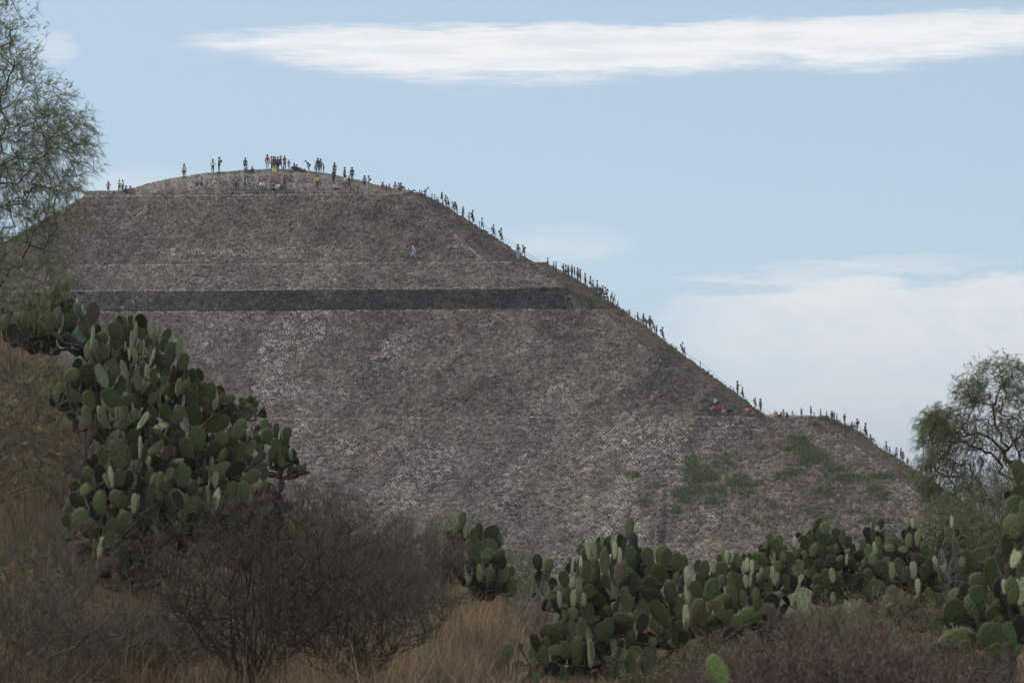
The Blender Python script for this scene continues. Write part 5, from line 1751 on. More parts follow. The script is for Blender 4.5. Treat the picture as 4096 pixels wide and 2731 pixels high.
cactus('tree like prickly pear on a thick dark bare trunk, top pad touching the highest', 58, [(*ZI, '722,235,110,.6,10|780,295,130,.8,5|730,360,120,.55,-5|810,390,105,.9,-15|895,340,100,.9,20|965,378,155,.42,3|1025,440,130,.62,8|755,450,110,.85,40|860,450,120,.8,-20|570,440,140,.8,-30|505,460,115,.3,5|470,440,110,.4,0|475,555,100,.75,10|665,520,150,.5,15|600,380,80,.6,0|660,390,100,.5,0|580,570,110,.7,0|765,540,130,.75,0|855,535,110,.8,-10|905,510,100,.5,0|720,650,110,.6,85|610,645,130,.8,10|840,635,130,.8,40|935,610,80,.75,60|1045,590,120,.9,0|1010,620,120,.2,8|1075,510,110,.6,0|1140,590,90,.9,0|1080,660,130,.7,-30|1150,710,110,.9,0|915,660,120,.7,0|630,760,130,.75,90|720,740,150,.9,0|790,770,110,.7,0|865,790,150,.4,-5|1010,830,130,.6,15|1110,835,130,.7,-35|930,810,120,.5,0|950,910,120,.8,0|945,1020,120,.7,0|870,1020,110,.4,0|720,850,150,.8,0|800,860,120,.6,0|810,950,110,.5,30|710,940,110,.8,0|545,330,70,.15,5')], 3275, fill=26, depth=.5, seed=12, trunk_r=.16)
cactus('prickly pear forking from a thick dark trunk left of the highest one', 56, [(*ZI, '202,400,110,.7,0|195,500,135,.6,0|165,460,100,.5,0|280,480,170,.6,-20|310,425,130,.5,-8|240,590,160,.3,-3|280,600,100,.5,-10|360,515,100,.5,0|430,600,130,.6,-30|495,710,170,.7,20|285,690,110,.8,0|380,740,120,.5,-30|175,760,120,.55,0|120,760,110,.3,5|270,790,190,.4,0|235,750,100,.4,0|225,830,100,.35,0|375,840,140,.5,0|130,870,120,.7,0|25,700,160,.25,3|15,800,150,.3,0|65,990,140,.52,-5|80,1100,110,.8,0|165,1150,140,.7,0|250,1150,120,.8,0|455,850,160,.5,0|370,955,100,.8,70|265,1000,150,.5,70|190,960,100,.5,0|430,640,120,.5,0|380,580,110,.5,0|60,590,110,.7,0|120,600,110,.6,20|170,680,110,.6,0')], 3165, fill=12, depth=.4, seed=13, trunk_r=.15)
cactus('prickly pear row end with dry vine tangled over its upper pads', 56, [(*ZI, '1285,365,130,.5,-3|1290,250,130,.3,0|1425,370,140,.3,5|1460,495,130,.72,85|1385,600,140,.65,-5|1365,530,120,.5,0|1490,650,130,.7,60|1240,540,150,.5,0|1310,500,130,.4,0|1340,440,110,.5,0|1180,460,110,.7,0|1530,440,110,.8,0|1240,770,110,.75,-10|1330,880,160,.6,-80|1210,880,110,.7,0|1480,940,110,.7,80|1420,1030,160,.5,45|1430,1110,120,.3,60|1520,1020,110,.75,0|1490,760,130,.4,0|1420,730,150,.6,0|1340,700,130,.6,0|1290,620,140,.5,0|1250,960,130,.7,0|1160,860,120,.7,0')], 3505, fill=34, depth=.5, seed=14)
cactus('wide prickly pear thicket before the drooping tree, many upright pale edged pads', 50, [(*ZJ, '325,195,90,.35,0|125,408,85,.75,85|240,420,85,.7,80|180,355,70,.9,0|290,350,120,.45,0|365,330,120,.35,3|430,430,100,.65,0|375,498,110,.8,-70|465,560,110,.6,0|515,545,130,.35,-10|570,490,120,.35,0|590,560,120,.4,0|560,640,130,.2,0|675,560,125,.65,10|750,530,100,.45,0|790,475,110,.75,-30|805,585,130,.6,-10|870,560,90,.8,0|890,605,80,.8,80|905,460,100,.9,0|790,690,85,.8,0|950,490,80,.5,0|660,190,110,.2,3|635,210,110,.6,0|610,400,110,.7,0|480,450,90,.6,0|690,800,130,.7,85|630,660,80,.9,0|150,610,140,.35,0|370,740,130,.3,0|930,230,80,.8,0|960,330,80,.8,0|640,300,140,.6,0|690,380,120,.5,0|850,480,90,.6,0|720,700,120,.7,0|600,740,120,.7,0|480,690,130,.6,0|420,620,130,.5,0|330,600,140,.4,0|270,640,130,.5,0|200,560,120,.6,0')], 3760, fill=70, depth=.6, seed=15)
cactus('heap of small round grey pads low on the ground before the thicket', 46, [(*ZJ, '285,870,95,.95,0|215,940,75,.9,0|400,875,75,.7,-60|358,910,70,.9,0|175,840,90,.6,20|145,770,90,.8,85|90,860,110,.5,40|105,905,110,.2,60|235,815,80,.5,0|345,830,60,.4,60')], 3610, fill=10, depth=.3, seed=16,
       tints=[(.14, .145, .13), (.11, .115, .10), (.07, .08, .06)])
cactus('small green prickly pear between the grey pad heap and the big near pads', 40, [(*ZJ, '440,975,130,.65,-80|385,1020,110,.7,-40|490,930,90,.7,0|545,975,80,.8,0|460,820,130,.6,5|550,850,95,.9,0|490,1050,110,.6,0|560,1060,110,.6,20|620,1060,90,.3,0')], 3720, fill=8, depth=.25, seed=17)
cactus('near prickly pear with very large smooth green pads at lower right', 20, [(*ZJ, '1005,630,270,.5,-8|890,710,180,.7,-30|880,810,160,.8,-20|670,950,200,.85,40|860,910,220,.75,-15|750,1060,180,.9,0|700,1185,290,.6,75|1040,820,180,.7,0|1050,970,200,.85,60|1000,1180,250,.8,0|850,1370,240,.65,80|1010,1310,190,.55,50|920,1050,180,.6,0|1100,920,160,.7,0|960,1000,200,.7,0|1090,1100,210,.75,-20|1130,1000,190,.7,30|830,1230,200,.7,-30|1180,1250,220,.7,10|1080,1320,200,.7,-40|760,1290,170,.6,20|1060,720,190,.6,10')], 3960, fill=26, depth=.2, seed=18, trunk_r=.05)
cactus('nearest prickly pear rising along the right edge of the picture', 16, [(*ZJ, '1190,230,210,.7,-5|1135,370,190,.6,5|1215,470,230,.3,18|1160,620,160,.5,0|1180,780,220,.45,-3|1255,780,230,.4,0|1265,420,170,.5,5|1260,600,180,.5,0|1110,740,120,.3,0|1310,900,250,.5,0|1200,960,220,.5,0|1230,1100,220,.6,10|1160,1150,200,.5,-15|1240,330,190,.5,10|1150,500,170,.45,-10|1270,700,200,.45,5'), (0, 0, 1, '4078,1891,100,.62,-6|4115,1960,95,.6,0|4105,2050,100,.5,0')], 4090, fill=10, depth=.15, seed=19)
cactus('single bright yellow green pad poking up at the bottom edge', 10.5, [(0, 0, 1, '2872,2682,125,.58,-26|2905,2785,110,.55,-20')], 2930, fill=0, depth=.03, seed=20, tints=[(.22, .28, .09)])
cactus('lone dark green pad leaning left at the bottom edge near the right', 17, [(*ZJ, '505,1470,250,.62,-38|620,1640,220,.6,-10')], 3790, fill=0, depth=.03, seed=21)
cactus('two slim pale pads standing in the brown brush at lower right', 24, [(*ZJ, '160,1185,150,.35,0|470,1200,90,.5,0|165,1330,150,.5,0|470,1290,110,.5,0')], 3640, fill=0, depth=.3, seed=22, tints=[(.13, .17, .10)])
# ------------------------------------------------------------------ dry grass
def blades(x, y, z, H, Wd, tint, rg, lean=.35):
    n = len(x)
    a = rg.random(n) * 2 * math.pi
    ca, sa = np.cos(a), np.sin(a)
    l = H * lean * rg.random(n)
    b = rg.random(n) * 2 * math.pi
    lx, ly = np.cos(b) * l, np.sin(b) * l
    w = Wd / 2
    P0 = np.stack([x - ca * w, y - sa * w, z], -1)
    P1 = np.stack([x + ca * w, y + sa * w, z], -1)
    P2 = np.stack([x - ca * w * .8 + lx * .35, y - sa * w * .8 + ly * .35, z + H * .55], -1)
    P3 = np.stack([x + ca * w * .8 + lx * .35, y + sa * w * .8 + ly * .35, z + H * .55], -1)
    P4 = np.stack([x + lx, y + ly, z + H * (1 - .1 * rg.random(n))], -1)
    V = np.stack([P0, P1, P2, P3, P4], 1).reshape(-1, 3)
    base = (np.arange(n) * 5)[:, None]
    Q = np.concatenate([base, base + 1, base + 3, base + 2], 1)
    T = np.concatenate([base + 2, base + 3, base + 4], 1)
    return V, Q, T, np.repeat(tint, 5, axis=0)


rg = np.random.default_rng(77)
NT_ = 6500
cu_ = rg.uniform(-900, 5000, NT_)
cd_ = 15 + 80 * rg.random(NT_) ** 1.15
per = 27
u = np.repeat(cu_, per)
d = np.repeat(cd_, per)
tx = np.repeat((cu_ - 2048) / F * cd_, per) + rg.normal(size=len(u)) * .13
ty = d + rg.normal(size=len(u)) * .16
keep = ty > 13
tx, ty = tx[keep], ty[keep]
tz = ground_z(tx, ty) - .03
uu = tx / ty * F + 2048
pt = fbm(tx * .7 + 30, ty * .45 + 10, 81, 3)
orange = np.clip(1.2 - np.abs(uu - 1950) / 700, 0, 1) * np.clip((pt - .3) * 3, 0, 1)
cA, cB, cC = np.array([.25, .165, .095]), np.array([.118, .092, .070]), np.array([.33, .235, .14])
tint = cB + (cA - cB) * np.clip(pt * 1.6 - .3, 0, 1)[:, None]
tint = tint * (1 - .8 * orange[:, None]) + cC * .8 * orange[:, None]
rb = np.clip((uu - 2500) / 300, 0, 1)[:, None] * .75
tint = tint * (1 - rb) + np.array([.145, .105, .083]) * rb
tint = tint * np.interp(uu, [0, 900, 1700], [.8, .85, 1.1])[:, None]
tint = tint * rg.uniform(.55, 1.35, (len(tx), 1))
green = rg.random(len(tx)) < .05
tint[green] = np.array([.17, .20, .10]) * rg.uniform(.7, 1.2, (green.sum(), 1))
tuft_h = np.repeat(rg.uniform(.45, 1.35, NT_), per)[keep]
Hh = rg.uniform(.12, .6, len(tx)) * tuft_h * (.5 + .9 * pt) * np.where(ty > 60, .8, 1.0) * np.where((uu > 2080) & (ty < 45), .45, 1.0)
V, Q, T, C = blades(tx, ty, tz, Hh, rg.uniform(.006, .013, len(tx)) * (ty / 40) ** .5, tint, rg, 1.0)
tag(link('dry_grass', mesh_np('dry_grass', V, [Q, T], col=C, mats=[M_GRASS])), kind='stuff')

# short greenish grass on the flat beyond, in front of the pyramid
n = 26000
gd = 95 + 160 * rg.random(n)
gu = rg.uniform(1500, 4300, n)
gx_ = (gu - 2048) / F * gd
V, Q, T, C = blades(gx_, gd, ground_z(gx_, gd) - .03, rg.uniform(.1, .35, n), rg.uniform(.03, .07, n), np.array([.15, .165, .09]) * rg.uniform(.6, 1.4, (n, 1)), rg, .6)
tag(link('meadow_grass', mesh_np('meadow_grass', V, [Q, T], col=C, mats=[M_GRASS])), kind='stuff')

# tufts rooted between the stones of the pyramid
pts, cols, hs = [], [], []


def tufts(u0, v0, ru, rv, n, col, h=(.18, .45), spread=.22):
    for _ in range(n):
        a, r = rg.random() * 6.283, rg.random() ** .6
        u, v = u0 + ru * r * math.cos(a), v0 + rv * r * math.sin(a)
        hit = bvh.ray_cast(Vector((0, 0, 0)), P(u, v, 1).normalized(), 900)
        if hit[0] is None:
            continue
        p = np.array(hit[0][:])
        for k in range(6):
            pts.append(p + [(rg.random() - .5) * 2 * spread, 0, 0])
            cols.append(np.array(col) * rg.uniform(.6, 1.35))
            hs.append(rg.uniform(*h))


GRN, BRN, OLV = (.14, .165, .07), (.27, .20, .13), (.165, .16, .085)
for (a, b, c, d_, n) in ((2765, 1850, 30, 22, 34), (2800, 1890, 40, 25, 40), (2835, 1905, 35, 20, 40), (2795, 1920, 60, 12, 40), (2905, 1850, 45, 28, 34), (2950, 1925, 40, 22, 40), (2990, 1935, 60, 12, 30), (2745, 1880, 20, 10, 12),
                      (2725, 1975, 40, 14, 34), (2790, 1965, 55, 20, 40), (2880, 1965, 50, 20, 40), (2980, 1970, 30, 22, 30), (2850, 2005, 50, 14, 30), (2745, 2005, 20, 10, 12), (3190, 1765, 42, 20, 50), (3215, 1800, 45, 22, 50), (3225, 1845, 30, 22, 40),
                      (3150, 1795, 22, 10, 14), (3290, 1840, 36, 18, 44), (3330, 1875, 40, 14, 34), (3180, 1890, 30, 14, 26), (3270, 1815, 40, 12, 16), (3400, 1920, 70, 12, 44), (3530, 1905, 50, 12, 26), (3500, 1965, 30, 20, 34), (3540, 1985, 22, 14, 20), (3290, 1975, 40, 22, 34),
                      (3120, 1905, 30, 12, 16), (2700, 2040, 24, 14, 16), (2560, 2010, 40, 14, 20), (2530, 1905, 24, 10, 12), (2610, 1945, 20, 8, 8), (3120, 2060, 120, 60, 40), (3400, 2060, 160, 60, 50), (2900, 2090, 200, 60, 50), (3600, 2060, 120, 60, 40), (3260, 1950, 300, 60, 60)):
    tufts(a, b, c * 1.15, d_ * 1.2, int(n * 1.5), GRN, (.25, .6))
for (a, b, c, d_, n, q) in ((1180, 1240, 60, 4, 26, OLV), (945, 1240, 24, 4, 10, OLV), (650, 1240, 120, 4, 18, BRN), (1500, 1240, 80, 4, 12, BRN), (2000, 1242, 300, 4, 30, BRN), (1160, 1395, 40, 14, 14, OLV), (970, 1330, 24, 8, 6, OLV), (915, 1460, 30, 12, 8, OLV), (1165, 1690, 30, 6, 8, OLV),
                         (3060, 1780, 60, 12, 22, BRN), (3130, 1775, 24, 10, 12, BRN), (3330, 1765, 24, 8, 12, BRN), (2790, 1400, 60, 40, 30, BRN), (2640, 1430, 24, 12, 14, OLV), (2450, 1380, 30, 8, 12, OLV), (3080, 1700, 30, 10, 6, OLV)):
    tufts(a, b, c, d_, n, q)
for (u0, u1, v) in ((200, 3260, 1670), (200, 2390, 1240), (200, 2270, 1150), (200, 2130, 1049), (340, 1640, 774)):
    for k in range(int((u1 - u0) / 26)):
        tufts(rg.uniform(u0, u1), v + 3, 8, 3, 1, BRN if rg.random() < .7 else OLV, (.12, .34))
# scattered over the slopes
for k in range(760):
    u, v = rg.uniform(100, 3600), rg.uniform(790, 2150)
    q = BRN if rg.random() < .65 else (OLV if rg.random() < .7 else GRN)
    tufts(u, v, 9, 5, 1 if rg.random() < .6 else 3, q, (.12, .3))
# brown reddish growth in bands of the upper tier
for k in range(60):
    u, v = rg.uniform(200, 1900), rg.uniform(880, 1140)
    tufts(u, v, 34, 9, 6, (.19, .13, .095), (.1, .22))
# dry growth all over the narrow side faces by the stair
for (line, n, q) in (([(2300, 1165), (2350, 1165), (2400, 1225), (2480, 1235)], 230, BRN), ([(2480, 1255), (2620, 1350), (2760, 1450), (2900, 1550), (2990, 1630)], 620, BRN), ([(3310, 1682), (3400, 1740), (3500, 1810), (3620, 1880), (3700, 1930)], 560, BRN),
                     ([(2180, 1075), (2260, 1120), (2330, 1140)], 160, BRN), ([(1760, 840), (1900, 940), (2050, 1030)], 60, (.12, .10, .07))):
    for k in range(n):
        t = rg.random() * (len(line) - 1)
        i = int(t)
        f = t - i
        u = line[i][0] * (1 - f) + line[i + 1][0] * f
        v = line[i][1] * (1 - f) + line[i + 1][1] * f
        tufts(u, v + 8, 24, 16, 1, q if rg.random() < .85 else OLV, (.08, .24))
for (u, v, n) in ((3300, 1672, 30), (3340, 1688, 40), (3375, 1704, 30), (3290, 1668, 16), (2440, 1215, 14), (2490, 1250, 20), (3440, 1735, 16), (3560, 1822, 16), (2670, 1385, 8), (2690, 1395, 10), (2820, 1492, 5), (2900, 1552, 6), (2935, 1575, 6)):
    tufts(u, v + 6, 20, 6, n, OLV, (.25, .55), .15)
Pt, Ct, Ht = np.array(pts), np.array(cols), np.array(hs)
V, Q, T, C = blades(Pt[:, 0], Pt[:, 1] - .05, Pt[:, 2] - .03, Ht, rg.uniform(.05, .12, len(Pt)), Ct, rg, .8)
tag(link('slope_grass', mesh_np('slope_grass', V, [Q, T], col=C, mats=[M_GRASS])), kind='stuff')

# ------------------------------------------------------------------ bare shrubs, leafy weeds and trees
def leaf_cards(pos, n_each, size, tint, rg, aspect=.45, droop=.3):
    p = np.repeat(pos, n_each, axis=0) + rg.normal(size=(len(pos) * n_each, 3)) * size * .9
    n = len(p)
    d = rg.normal(size=(n, 3))
    d[:, 2] -= droop
    d /= np.linalg.norm(d, axis=1)[:, None]
    s = np.cross(d, rg.normal(size=(n, 3)))
    s /= np.linalg.norm(s, axis=1)[:, None]
    L = (size * rg.uniform(.6, 1.3, n))[:, None]
    V = np.stack([p, p + d * L * .5 + s * L * aspect * .5, p + d * L, p + d * L * .5 - s * L * aspect * .5], 1).reshape(-1, 3)
    Q = (np.arange(n) * 4)[:, None] + np.arange(4)[None, :]
    c = np.array(tint)[rg.integers(0, len(tint), n)] * rg.uniform(.65, 1.35, (n, 1))
    return V, Q, np.repeat(c, 4, axis=0)


def shrub(label, u, d, w, h, n, col, twig=.16, tw_n=3, tip=.003, leaves=None, seed=0, name='bare_shrub', cat='shrub', up=.8, group=None, flat=.35, stems=7):
    rg = np.random.default_rng(700 + seed)
    x0 = (u - 2048) / F * d
    root = Vector((x0, d, float(ground_z(x0, d))))
    e = empty(name, root, label, cat, group)
    a = rg.random(n) * 2 * math.pi
    r = rg.random(n) ** .5
    k = rg.random(n) ** .55
    T = np.stack([x0 + np.cos(a) * r * w / 2 * (flat + (1 - flat) * k), d + np.sin(a) * r * w / 2 * (flat + (1 - flat) * k), root.z + h * (.15 + .85 * k * np.sqrt(np.clip(1 - .75 * r ** 2, .05, 1)))], -1)
    allp, allpar = [], []
    off = 0
    grp = rg.integers(0, stems, n)
    order = np.argsort(a)
    for s_ in range(stems):
        tt = T[order[s_ * n // stems:(s_ + 1) * n // stems]]
        if len(tt) == 0:
            continue
        r0 = np.array(root[:]) + np.array([rg.normal() * .06 * w, rg.normal() * .06 * w, -.05])
        pos, par = colonize([r0, r0 + [0, 0, .06]], tt, .13, rg, bias=.6, wob=.10, arc=-.02)
        allp.append(pos)
        allpar.append(np.where(par >= 0, par + off, -1))
        off += len(pos)
    pos, par = np.concatenate(allp), np.concatenate(allpar)
    rad = radii(par, tip, .36, .02)
    # fine twigs
    m = len(pos) * tw_n
    q = np.repeat(np.arange(len(pos)), tw_n)
    dirs = rg.normal(size=(m, 3))
    dirs[:, 2] = np.abs(dirs[:, 2]) * up + .3
    out_ = pos[q] - np.array(root[:])
    out_[:, 2] *= .3
    dirs += out_ / (w / 2) * .8
    dirs /= np.linalg.norm(dirs, axis=1)[:, None]
    L = (twig * rg.uniform(.4, 1.3, m))[:, None]
    p1 = pos[q] + dirs * L
    rt = np.full((m, 1), tip * .8)
    s2 = np.concatenate([pos[q], p1, rt, rt * .5], 1)
    # a second fork on each twig
    d2 = dirs + rg.normal(size=(m, 3)) * .6
    d2 /= np.linalg.norm(d2, axis=1)[:, None]
    mid = pos[q] + dirs * L * .5
    s3 = np.concatenate([mid, mid + d2 * L * .6, rt * .8, rt * .4], 1)
    ex = np.concatenate([s2, s3])
    c = np.array(col) * rg.uniform(.7, 1.4, (len(ex), 1))
    link('branches', skeleton_mesh('branches', pos, par, rad, root, np.array(col) * .9, rg, sides=3, extra=(ex, c)), e)
    if leaves:
        ne, sz, tints = leaves
        tips = np.concatenate([p1[rg.random(m) < .8], pos[3:]])
        V, Q, c = leaf_cards(tips, ne, sz, tints, rg)
        V -= np.array(root[:])
        tag(link('foliage', mesh_np('foliage', V, [Q], col=c, mats=[M_LEAF]), e), kind='stuff')
    return e


DK, PU, BR, GY, RD = (.075, .060, .046), (.138, .106, .088), (.130, .093, .073), (.21, .19, .17), (.22, .125, .10)
LG = [(.14, .17, .075), (.17, .20, .09), (.11, .14, .06)]
YG = [(.24, .24, .10), (.17, .19, .08), (.20, .17, .09)]
BUD = [(.26, .20, .15), (.20, .15, .125), (.17, .12, .10)]
shrub('large dark bare bush of crooked branches at the bottom, left of centre', 1020, 22, 2.5, 1.68, 760, DK, .15, 3, .0036, (1, .013, YG), seed=1, flat=.12, stems=26)
shrub('dark bare bush filling the bottom to the right of the largest bush', 1420, 23, 1.7, 1.15, 480, DK, .14, 3, .0034, (1, .013, YG), seed=2, flat=.12, stems=20)
shrub('low dark bare bush below the huge prickly pear', 640, 24, 1.6, .66, 300, DK, .13, 3, .0032, (1, .013, YG), seed=3, flat=.15, stems=16)
for k, (uu_, dd_, ww_, hh_, nn_, lab) in enumerate((
        (1230, 46, 2.2, 1.55, 330, 'purplish bare thorn bush directly right of the dark round pads'),
        (1460, 43, 2.2, 1.35, 330, 'purplish bare thorn bush, widest of the row against the pyramid'),
        (1690, 42, 1.7, 1.20, 260, 'purplish bare thorn bush sloping down towards the compact prickly pear'),
        (1330, 34, 1.9, 1.15, 260, 'purplish bare thorn bush in front of the row, above the dark bush'),
        (1600, 33, 1.6, .95, 220, 'lowest purplish thorn bush at the edge of the dry grass'),
        (1090, 38, 1.4, 1.05, 200, 'purplish thorn bush at the right foot of the huge prickly pear'))):
    shrub(lab, uu_, dd_, ww_, hh_, nn_ + 120, PU, .17, 5, .0034, None, seed=10 + k, group='purplish thorn bushes', up=1.3)
shrub('brown dead twiggy bush below the dark prickly pear top', 330, 42, 1.7, 1.9, 300, (.12, .095, .075), .18, 4, .004, None, seed=20)
shrub('brown dead twiggy bush at the left edge behind the green branches', 40, 40, 2.2, 2.1, 300, (.12, .095, .075), .18, 4, .004, None, seed=21)
shrub('reddish dead stems standing between two prickly pears', 925, 43, .7, 1.9, 120, RD, .18, 4, .0035, None, seed=22, up=1.8)
shrub('grey dead twigs round the tiny two pad prickly pear', 2200, 45, 1.3, .95, 200, GY, .16, 4, .0035, None, seed=23, up=1.5)
shrub('feathery green bush behind the dry grass left of the two round pads', 2060, 52, 1.4, 1.25, 160, (.12, .11, .08), .16, 3, .003, (6, .045, LG), seed=24, name='leafy_shrub')
shrub('small feathery green bush behind the compact prickly pear', 1800, 53, 1.3, 1.5, 130, (.12, .11, .08), .16, 3, .003, (6, .045, LG), seed=25, name='leafy_shrub')
for k, (uu_, dd_, ww_, hh_, lab) in enumerate((
        (80, 20, 1.6, .95, 'brown dead weed clump in the bottom left corner'),
        (330, 21, 1.4, .80, 'brown dead weed clump, second from the left along the bottom'),
        (520, 26, 1.3, .5, 'brown dead weed clump at the left foot of the huge prickly pear'),
        (170, 29, 1.8, 1.05, 'brown dead weed clump under the long bare branch at left'))):
    shrub(lab, uu_, dd_, ww_, hh_, 150, (.125, .098, .075), .15, 5, .003, None, seed=30 + k, group='dead weed clumps at left', up=1.6)
for k, (uu_, dd_, ww_, hh_, lab) in enumerate((
        (1700, 16, .7, .62, 'purple brown weed stems at the bottom right beside the dark bush'),
        (1860, 16.5, .7, .68, 'purple brown weed stems, tallest of three at bottom centre'),
        (2040, 17, .7, .50, 'purple brown weed stems nearest the lone oval pad'))):
    shrub(lab, uu_, dd_, ww_, hh_, 90, (.15, .105, .095), .10, 5, .0022, (1, .010, BUD), seed=40 + k, group='weed stems at bottom centre', up=2.2)
for k, (uu_, dd_, ww_, hh_, lab) in enumerate((
        (2700, 12.5, 1.0, .80, 'blurred reddish brown bush, left end of the front row at bottom right'),
        (2930, 12.5, 1.0, .95, 'blurred reddish brown bush behind the bright yellow green pad'),
        (3150, 12, 1.0, 1.06, 'blurred reddish brown bush, second right of the bright yellow green pad'),
        (3380, 12, 1.0, 1.02, 'blurred reddish brown bush in the middle of the front row'),
        (3600, 12, 1.0, .90, 'blurred reddish brown bush left of the lone dark green pad'),
        (3820, 11, .9, .62, 'blurred reddish brown bush round the lone dark green pad'),
        (3980, 13.5, 1.1, .62, 'low reddish brown bush under the big smooth pads'),
        (3760, 16, 1.3, .80, 'reddish brown bush between the slim pale pads and the big smooth pads'),
        (3260, 14.5, 1.2, 1.04, 'reddish brown bush in the second row behind the front ones'),
        (3530, 15, 1.2, .86, 'reddish brown bush in the second row near the slim pale pads'))):
    shrub(lab, uu_, dd_, ww_, hh_, 380, BR, .10, 6, .0030, (2, .012, BUD), seed=50 + k, group='reddish brown bushes at bottom right', up=2.0, flat=.5, stems=12)
shrub('dry tan seed head weeds in the bottom right corner', 4010, 10, .7, .86, 200, (.24, .18, .11), .09, 5, .0022, (2, .014, [(.34, .26, .14), (.28, .2, .12)]), seed=60, up=2.0, flat=.5)
shrub('grey brown twigs rising at the right edge before the large pads', 4110, 13, .6, .95, 120, (.15, .125, .11), .1, 4, .0024, None, seed=61, up=1.5)
shrub('yellow green weeds with seed heads in front of the highest prickly pear', 3500, 36, 1.9, .92, 260, (.15, .13, .085), .14, 4, .0028, (2, .022, YG), seed=62, name='leafy_shrub', up=2.0, flat=.6, stems=12)
shrub('yellow green weeds below the bare trunks', 3330, 40, 1.4, .70, 160, (.15, .13, .085), .13, 4, .0028, (2, .022, YG), seed=63, name='leafy_shrub', up=2.0, flat=.6, stems=10)
shrub('dark weeds with pale green leaves below the spotted pad', 2810, 28, 1.1, .62, 170, (.10, .09, .06), .13, 4, .0025, (2, .022, LG + YG), seed=64, name='leafy_shrub', up=1.6, flat=.6, stems=9)
shrub('dark leafy weeds under the tall spreading prickly pear', 2560, 29, .9, .5, 110, (.09, .08, .055), .12, 4, .0025, (2, .02, LG), seed=65, name='leafy_shrub', up=1.6, flat=.6, stems=8)
shrub('dark leafy weeds filling the ground left of the bare trunks', 2760, 35, 1.9, .62, 200, (.08, .065, .045), .13, 4, .0028, (2, .022, LG), seed=75, name='leafy_shrub', up=1.6, flat=.7, stems=12)
shrub('dark leafy weeds at the foot of the broad low prickly pear', 3060, 40, 2.0, .66, 200, (.08, .065, .045), .13, 4, .0028, (2, .022, LG), seed=76, name='leafy_shrub', up=1.6, flat=.7, stems=12)
shrub('dead grey vine tangle hanging among the thicket pads', 3790, 47, .4, 1.5, 36, GY, .16, 2, .004, None, seed=66, up=-.4)
shrub('tangled twigs with red leaves above the thicket at the right edge', 4010, 56, 2.8, 2.3, 330, (.13, .11, .085),   .2, 2, .004, (6, .05, [(.14, .16, .075), (.11, .14, .06), (.12, .15, .065), (.15, .17, .08), (.18, .09, .06), (.12, .11, .07)]), seed=67, name='leafy_shrub', flat=.4)
shrub('low green bush at the foot of the pyramid beside the drooping tree', 3640, 66, 2.6, 1.65, 400, (.08, .07, .05), .2, 1, .006, (9, .08, LG), seed=68, name='leafy_shrub', flat=.5)
shrub('green bush under the drooping tree, right of the low green one', 3850, 64, 2.8, 1.75, 400, (.08, .07, .05), .2, 1, .006, (9, .08, LG), seed=69, name='leafy_shrub', flat=.5)


# a straggly nest lodged low in the huge prickly pear
rg = np.random.default_rng(909)
c0 = P(442, 2252, 34.9)
a = rg.normal(size=(420, 3))
a /= np.linalg.norm(a, axis=1)[:, None]
p0 = a * rg.uniform(.06, .10, (420, 1)) * np.array([1, 1, .7])
dr = np.cross(a, rg.normal(size=(420, 3)))
dr /= np.linalg.norm(dr, axis=1)[:, None]
segs = np.concatenate([p0, p0 + dr * rg.uniform(.05, .12, (420, 1)), np.full((420, 2), .0022)], 1)
V, Q, c = tube_np(segs, np.array([.17, .12, .09]) * rg.uniform(.6, 1.4, (420, 1)), 3)
tag(link('bird_nest', mesh_np('bird_nest', V, [Q], col=c, mats=[M_BARK]), loc=c0), 'ragged round nest of dry twigs lodged low in the huge prickly pear', 'nest')


def sprigs(pos, n_each, L, tint, rg, pairs=6, droop=.8, leaf=.03, wid=.22, out=None):
    """drooping feather leaves: a row of leaflet pairs along a hanging stalk"""
    p = np.repeat(pos, n_each, axis=0) + rg.normal(size=(len(pos) * n_each, 3)) * L * .45
    n = len(p)
    d = rg.normal(size=(n, 3)) * .55
    d[:, 2] -= droop
    if out is not None:
        d += np.repeat(out, n_each, axis=0) * .7
    d /= np.linalg.norm(d, axis=1)[:, None]
    Ls = (L * rg.uniform(.6, 1.25, n))[:, None]
    s = np.cross(d, rg.normal(size=(n, 3)))
    s /= np.linalg.norm(s, axis=1)[:, None]
    Vs, tot = [], 0
    for k in range(pairs):
        t = (k + .7) / pairs
        c = p + d * Ls * t + np.array([0, 0, -1.0]) * Ls * .25 * t * t
        for sg in (-1, 1):
            q = (s * sg + d * .75)
            q /= np.linalg.norm(q, axis=1)[:, None]
            ll = leaf * (1.15 - .5 * t)
            w = d * ll * wid * .5
            Vs.append(np.stack([c - w, c + w, c + q * ll], 1))
    Vt = np.stack(Vs, 1)          # n, 2*pairs, 3, 3
    # stalk sliver
    e1 = p + d * Ls + np.array([0, 0, -1.0]) * Ls * .25
    st = np.stack([p - s * .0015, p + s * .0015, e1], 1)[:, None]
    Vt = np.concatenate([Vt, st], 1)
    m = Vt.shape[1]
    c = np.array(tint)[rg.integers(0, len(tint), n)] * rg.uniform(.65, 1.35, (n, 1))
    return Vt.reshape(-1, 3), np.arange(n * m * 3).reshape(-1, 3), np.repeat(c, m * 3, axis=0)


